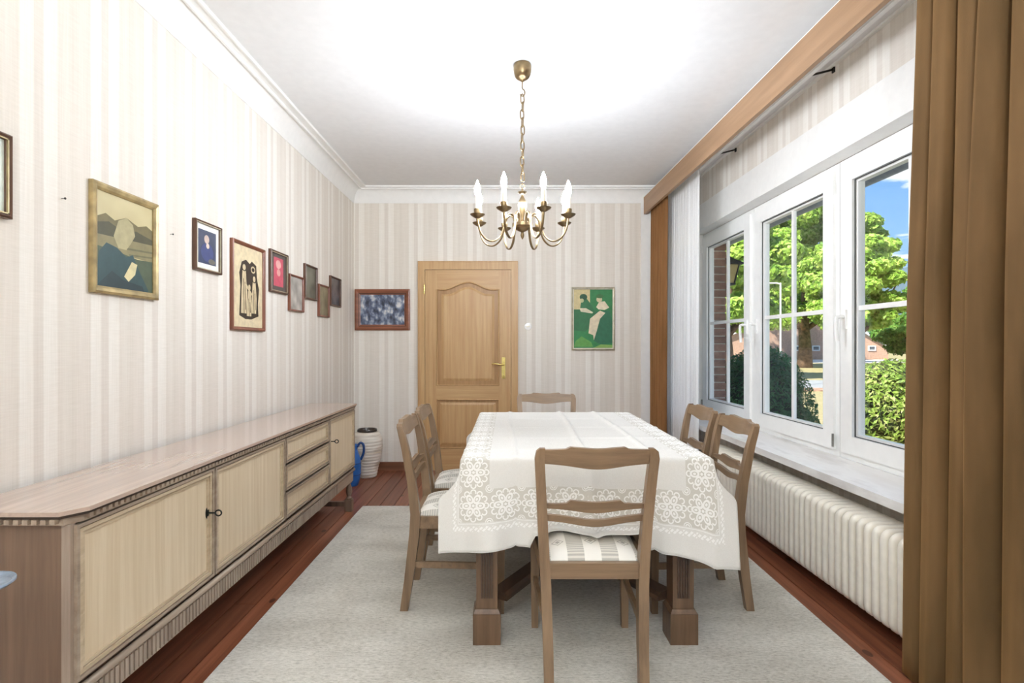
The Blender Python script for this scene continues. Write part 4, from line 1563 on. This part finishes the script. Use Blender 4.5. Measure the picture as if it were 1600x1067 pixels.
m_, w, h = left_wall(143, 246, 279, 456)
sky_p = blurred('faded_landscape', [(0.3, 'B5A77A'), (0.7, 'CFC49A')], 6)
picture('old painting in a dull gold frame, largest on the left wall', m_, w, h, 0.028, gold, [
    ('6E6440', [(0, 0.72), (0.15, 0.78), (0.3, 0.73), (0.5, 0.80), (0.72, 0.74), (0.88, 0.78), (1, 0.74), (1, 0.60), (0, 0.58)]),
    ('4A4830', [(0, 0.66), (0.2, 0.70), (0.42, 0.64), (0.68, 0.68), (1, 0.63), (1, 0.5), (0, 0.5)]),
    ('857C58', [(0, 0.54), (1, 0.57), (1, 0.36), (0, 0.40)]),
    ('6A6648', [(0.4, 0.46), (1, 0.49), (1, 0.47), (0.4, 0.44)]),
    ('6A6648', [(0.55, 0.40), (1, 0.43), (1, 0.41), (0.55, 0.385)]),
    ('4B5742', [(0, 0.42), (0.35, 0.40), (0.7, 0.36), (1, 0.37), (1, 0), (0, 0)]),
    ('A99F78', [(0.28, 0.56), (0.36, 0.74), (0.50, 0.80), (0.62, 0.74), (0.66, 0.62), (0.58, 0.52), (0.50, 0.44), (0.36, 0.44)]),
    ('2F4A4C', [(0.0, 0.10), (0.04, 0.36), (0.16, 0.47), (0.34, 0.44), (0.5, 0.36), (0.62, 0.40), (0.70, 0.28), (0.92, 0.02), (0.9, 0), (0, 0)]),
    ('25383C', [(0.0, 0.0), (0.25, 0.18), (0.45, 0.10), (0.8, 0.06), (0.84, 0), (0.0, 0)]),
    ('D3C698', [(0.46, 0.14), (0.60, 0.32), (0.70, 0.30), (0.66, 0.18), (0.54, 0.09)]),
], 'C3B688', G, bgmat=sky_p)

m_, w, h = left_wall(304, 345, 340, 420)
picture('dark framed portrait photograph in blue with white mount', m_, w, h, 0.012, wd, [
    ('3C4460', ell(0.5, 0.22, 0.46, 0.42)), ('454E7C', ell(0.5, 0.35, 0.36, 0.28)), ('C7B2A6', ell(0.46, 0.74, 0.14, 0.13)), ('CFC0B4', ell(0.52, 0.55, 0.09, 0.08)), ('6E6A60', ell(0.75, 0.1, 0.2, 0.08))],
    '4A5064', G, matw=0.028, line=silv)

m_, w, h = left_wall(362, 413, 371, 515)
ink, crm = '3A3028', 'CDBb98'.upper()
wc = [(ink, [(0.2, 0.14), (0.24, 0.5), (0.2, 0.66), (0.28, 0.80), (0.42, 0.84), (0.55, 0.80), (0.62, 0.84), (0.78, 0.80), (0.80, 0.64), (0.88, 0.5), (0.84, 0.3), (0.86, 0.15), (0.6, 0.1), (0.4, 0.1)])]
for cx, by, ty_, ww in ((0.36, 0.17, 0.70, 0.10), (0.70, 0.18, 0.58, 0.09), (0.53, 0.14, 0.46, 0.085)):
    wc.append((crm, [(cx - ww, by), (cx - ww * 0.9, (by + ty_) / 2), (cx - ww * 0.55, ty_), (cx + ww * 0.55, ty_), (cx + ww, (by + ty_) / 2), (cx + ww * 0.8, by)]))
    wc.append((ink, [(cx - ww * 0.12, by), (cx - ww * 0.3, ty_ - 0.1), (cx - ww * 0.15, ty_ - 0.1), (cx + ww * 0.08, by)]))
    wc.append((ink, [(cx + ww * 0.4, by + 0.04), (cx + ww * 0.2, ty_ - 0.14), (cx + ww * 0.35, ty_ - 0.14), (cx + ww * 0.6, by + 0.05)]))
    wc.append((ink, ell(cx, ty_ + 0.045, ww * 0.85, 0.055)))
    wc.append((crm, ell(cx, ty_ + 0.04, ww * 0.5, 0.038)))
wc.append((crm, ell(0.66, 0.735, 0.08, 0.045)))
wc.append((ink, ell(0.66, 0.735, 0.05, 0.026)))
wc.append((crm, [(0.38, 0.52), (0.62, 0.40), (0.62, 0.43), (0.40, 0.56)]))
picture('tall brown framed woodcut print of stylised standing figures on cream paper', m_, w, h, 0.02, wr, wc, 'D9C9A6', G)

m_, w, h = left_wall(422, 449, 388, 455)
picture('dark framed photograph with a red centre', m_, w, h, 0.016, wd, [('C9586A', [(0.2, 0.12), (0.82, 0.12), (0.82, 0.9), (0.2, 0.9)]), ('E0A8A4', ell(0.5, 0.72, 0.17, 0.12)), ('DDA29C', ell(0.52, 0.5, 0.12, 0.1))], '5C5450', G, line=silv)
small = [
    (452, 474, 427, 485, wr, 'small red brown framed photograph in pale grey tones beside the red one', [(0.3, '7F7A74'), (0.7, 'D2CEC6')], 9),
    (476, 495, 411, 466, wd, 'small dark framed photograph in dim green grey, topmost of the small ones', [(0.3, '3F3C36'), (0.7, '7E7C6C')], 7),
    (498, 514, 443, 494, wr, 'small brown framed photograph in olive tones, lowest of the small ones', [(0.3, '6A6048'), (0.7, '9A9070')], 9),
    (516, 532, 430, 477, wd, 'small dark framed photograph nearest the back wall corner', [(0.3, '3C3434'), (0.7, '766C6C')], 8)]
for i, (a, b, c, d, fm, lab, st, sc) in enumerate(small):
    m_, w, h = left_wall(a, b, c, d)
    picture(lab, m_, w, h, 0.014, fm, [], '888888', G, bgmat=blurred('faded_photo_%d' % i, st, sc, (1, 1, 1), i * 3.1))


def back_wall(x0, x1, yt, yb_):
    s = F / YB
    X0, X1, zt, zb = (x0 - VX) / s, (x1 - VX) / s, CH - (yt - VY) / s, CH - (yb_ - VY) / s
    return Matrix(((1, 0, 0, X0), (0, 0, -1, YB - 0.0005), (0, 1, 0, zb), (0, 0, 0, 1))), X1 - X0, zt - zb


G2 = 'pictures on the back wall'
m_, w, h = back_wall(555, 641, 452, 516)
k = Mat('faded_group_photo', 0.35)
nn = k.noise(13, (1.5, 1, 1), 2.5)
k.color(k.ramp(nn, [(0.32, '2F3442'), (0.48, '5E6880'), (0.56, '8E97A8'), (0.68, 'D5D3D2')]))
picture('wide brown framed group photograph on the back wall beside the door', m_, w, h, 0.055, wood('mahogany_frame', '6E3F2A', '92593F', 'X', 0.35), [], '667', G2, bgmat=k.m, line=M['black'])
m_, w, h = back_wall(893, 960, 449, 547)
picture('green picture of two seated women in a narrow gilt frame', m_, w, h, 0.022, silv, [
    ('2F7A46', [(0.42, 1), (1, 1), (1, 0.55), (0.42, 0.6)]),
    ('C9B98A', [(0, 0.66), (0.42, 0.62), (0.42, 1), (0, 1)]),
    ('2C6B42', [(0, 0.66), (0.16, 0.66), (0.2, 0.84), (0.34, 0.84), (0.48, 0.72), (0.56, 0.6), (0.5, 0.4), (0.3, 0.28), (0, 0.3)]),
    ('1F4E34', ell(0.25, 0.87, 0.10, 0.055)), ('B9B98A', ell(0.21, 0.81, 0.05, 0.035)),
    ('D6CDB0', [(0.15, 0.68), (0.32, 0.68), (0.5, 0.61), (0.48, 0.59), (0.18, 0.62)]),
    ('2A6A4C', [(0.55, 0.62), (0.92, 0.64), (1, 0.45), (1, 0.08), (0.72, 0.05), (0.52, 0.12), (0.55, 0.35)]),
    ('DCCFB4', [(0.58, 0.70), (0.66, 0.79), (0.80, 0.80), (0.92, 0.69), (0.80, 0.65), (0.64, 0.66)]),
    ('D9CBAE', [(0.68, 0.64), (0.82, 0.60), (0.68, 0.5), (0.6, 0.3), (0.52, 0.13), (0.5, 0.22), (0.38, 0.25), (0.42, 0.5)]),
    ('CBBE98', ell(0.66, 0.83, 0.075, 0.05)), ('3A6A3C', ell(0.67, 0.885, 0.10, 0.035)),
    ('5D9A4A', [(0, 0.02), (0.5, 0.02), (0.45, 0.1), (0.2, 0.2), (0.05, 0.12)]),
    ('7FA655', [(0.5, 0.0), (1, 0.0), (1, 0.05), (0.7, 0.06)]),
], '2F7F48', G2, line=M['candle'])

# light switch on the back wall and two picture nails
sx, sz = px_x(825, YB), px_z(510, YB)
sw = empty('light_switch', (sx, YB, sz), 'round white rotary light switch right of the door', 'switch')
bm = lathe(NB(), [(0.001, 0), (0.036, 0.0), (0.034, 0.012), (0.001, 0.016)], 24)
bm.transform(Matrix.Rotation(PI / 2, 4, 'X'))
obj('plate', bm, M['pvc'], sw, smooth='auto')
obj('knob', bx(NB(), -0.016, 0.016, -0.028, -0.012, -0.006, 0.006), M['candle'], sw, bevel=0.003)
for px, py, lab in ((96, 310, 'small bare nail in the wallpaper left of the gold framed painting'), (266, 366, 'small bare nail in the wallpaper right of the gold framed painting')):
    Y = XL * F / (px - VX)
    bm = lathe(NB(), [(0.0012, 0), (0.0012, 0.012), (0.004, 0.012), (0.004, 0.014), (0.001, 0.014)], 10)
    o = obj('nail', bm, M['iron'], None, mat_at=Matrix.Translation((XL, Y, px_z(py, Y))) @ Matrix.Rotation(PI / 2, 4, 'Y'))
    tag(o, lab, 'nail', 'bare picture nails')

# ------------------------------------------------------------------ vase, jug, round side table
va = empty('floor_vase', (-1.325, 5.14, 0), 'cream ribbed ceramic floor vase with dark rim on the floor behind the sideboard', 'vase')
prof = [(0.080, 0.0), (0.086, 0.01)]
ctrl = [(0.0, 0.084), (0.1, 0.105), (0.2, 0.132), (0.29, 0.143), (0.36, 0.14), (0.41, 0.118), (0.435, 0.094)]
zz0 = 0.012
while zz0 < 0.432:
    for (za, ra), (zb2, rb) in zip(ctrl, ctrl[1:]):
        if za <= zz0 <= zb2:
            rr0 = ra + (rb - ra) * (zz0 - za) / (zb2 - za)
    rib = 0.0035 * abs(math.sin(zz0 * PI / 0.028)) ** 0.6
    prof.append((rr0 + rib - 0.002, zz0))
    zz0 += 0.004
vm = Mat('cream_glaze', 0.5)
vn = vm.noise(9, (0.4, 0.4, 6), 3.0)
vm.color(vm.ramp(vn, [(0.3, 'BFB19C'), (0.45, 'E0D8CA'), (0.7, 'EDE8DE')]))
obj('body', lathe(NB(), prof, 40, cap=True), vm.m, va, smooth=True)
obj('rim', lathe(NB(), [(0.05, 0.40), (0.072, 0.43), (0.078, 0.452), (0.088, 0.455), (0.092, 0.445), (0.092, 0.432), (0.06, 0.43)], 36, cap=True), plain('dark_glaze', '3A332C', 0.25), va, smooth='auto')

ju = empty('water_jug', (-1.385, 4.83, 0), 'blue handled jug on the floor partly hidden by the sideboard end', 'jug')
blue = plain('blue_enamel', '2F6CB8', 0.3, vary=0.1, scale=8)
jp = [(0.055, 0.0), (0.06, 0.01), (0.072, 0.05), (0.082, 0.12), (0.084, 0.18), (0.078, 0.24), (0.06, 0.29), (0.05, 0.315), (0.054, 0.345), (0.06, 0.36), (0.054, 0.358), (0.046, 0.32)]
jb = []
for (r0, z0), (r1, z1) in zip(jp, jp[1:]):
    jb += [(r0, z0)]
jb.append(jp[-1])
obj('body', lathe(NB(), jb, 32), blue, ju, smooth=True)
obj('handle', tube(NB(), smoothpts([(0.052, 0.0, 0.34), (0.075, 0.01, 0.375), (0.102, 0.015, 0.355), (0.104, 0.015, 0.29), (0.08, 0.01, 0.225)], 6), 0.011, 8), plain('dark_blue_enamel', '1F4680', 0.3), ju, smooth=True)
bm = NB()
for zc_ in (0.1, 0.2):
    rr0 = 0.0805 if zc_ < 0.15 else 0.0832
    tube(bm, [(rr0 * math.cos(a), rr0 * math.sin(a), zc_) for a in [i * PI / 14 for i in range(28)]], 0.003, 6, closed=True)
obj('band', bm, plain('dark_blue_line', '1C3C70', 0.3), ju, smooth=True)

st = empty('tray_stand', (-1.175, 1.2, 0), 'small round pewter tray on a slender stand, cut off at the left edge', 'stand')
tz = 0.715
obj('tray', lathe(NB(), [(0.001, tz - 0.010), (0.064, tz - 0.010), (0.070, tz - 0.004), (0.069, tz), (0.064, tz), (0.058, tz - 0.005), (0.001, tz - 0.006)], 40), plain('blue_grey_pewter', '93A3B4', 0.22, 0.5, vary=0.15, scale=30), st, smooth='auto')
obj('stem', lathe(NB(), [(0.014, 0.025), (0.009, 0.06), (0.008, 0.3), (0.012, 0.42), (0.008, tz - 0.03), (0.03, tz - 0.010)], 20), M['blackmetal'], st, smooth='auto')
obj('base', lathe(NB(), [(0.001, 0.0), (0.058, 0.0), (0.058, 0.012), (0.014, 0.028), (0.001, 0.028)], 32), M['blackmetal'], st, smooth='auto')
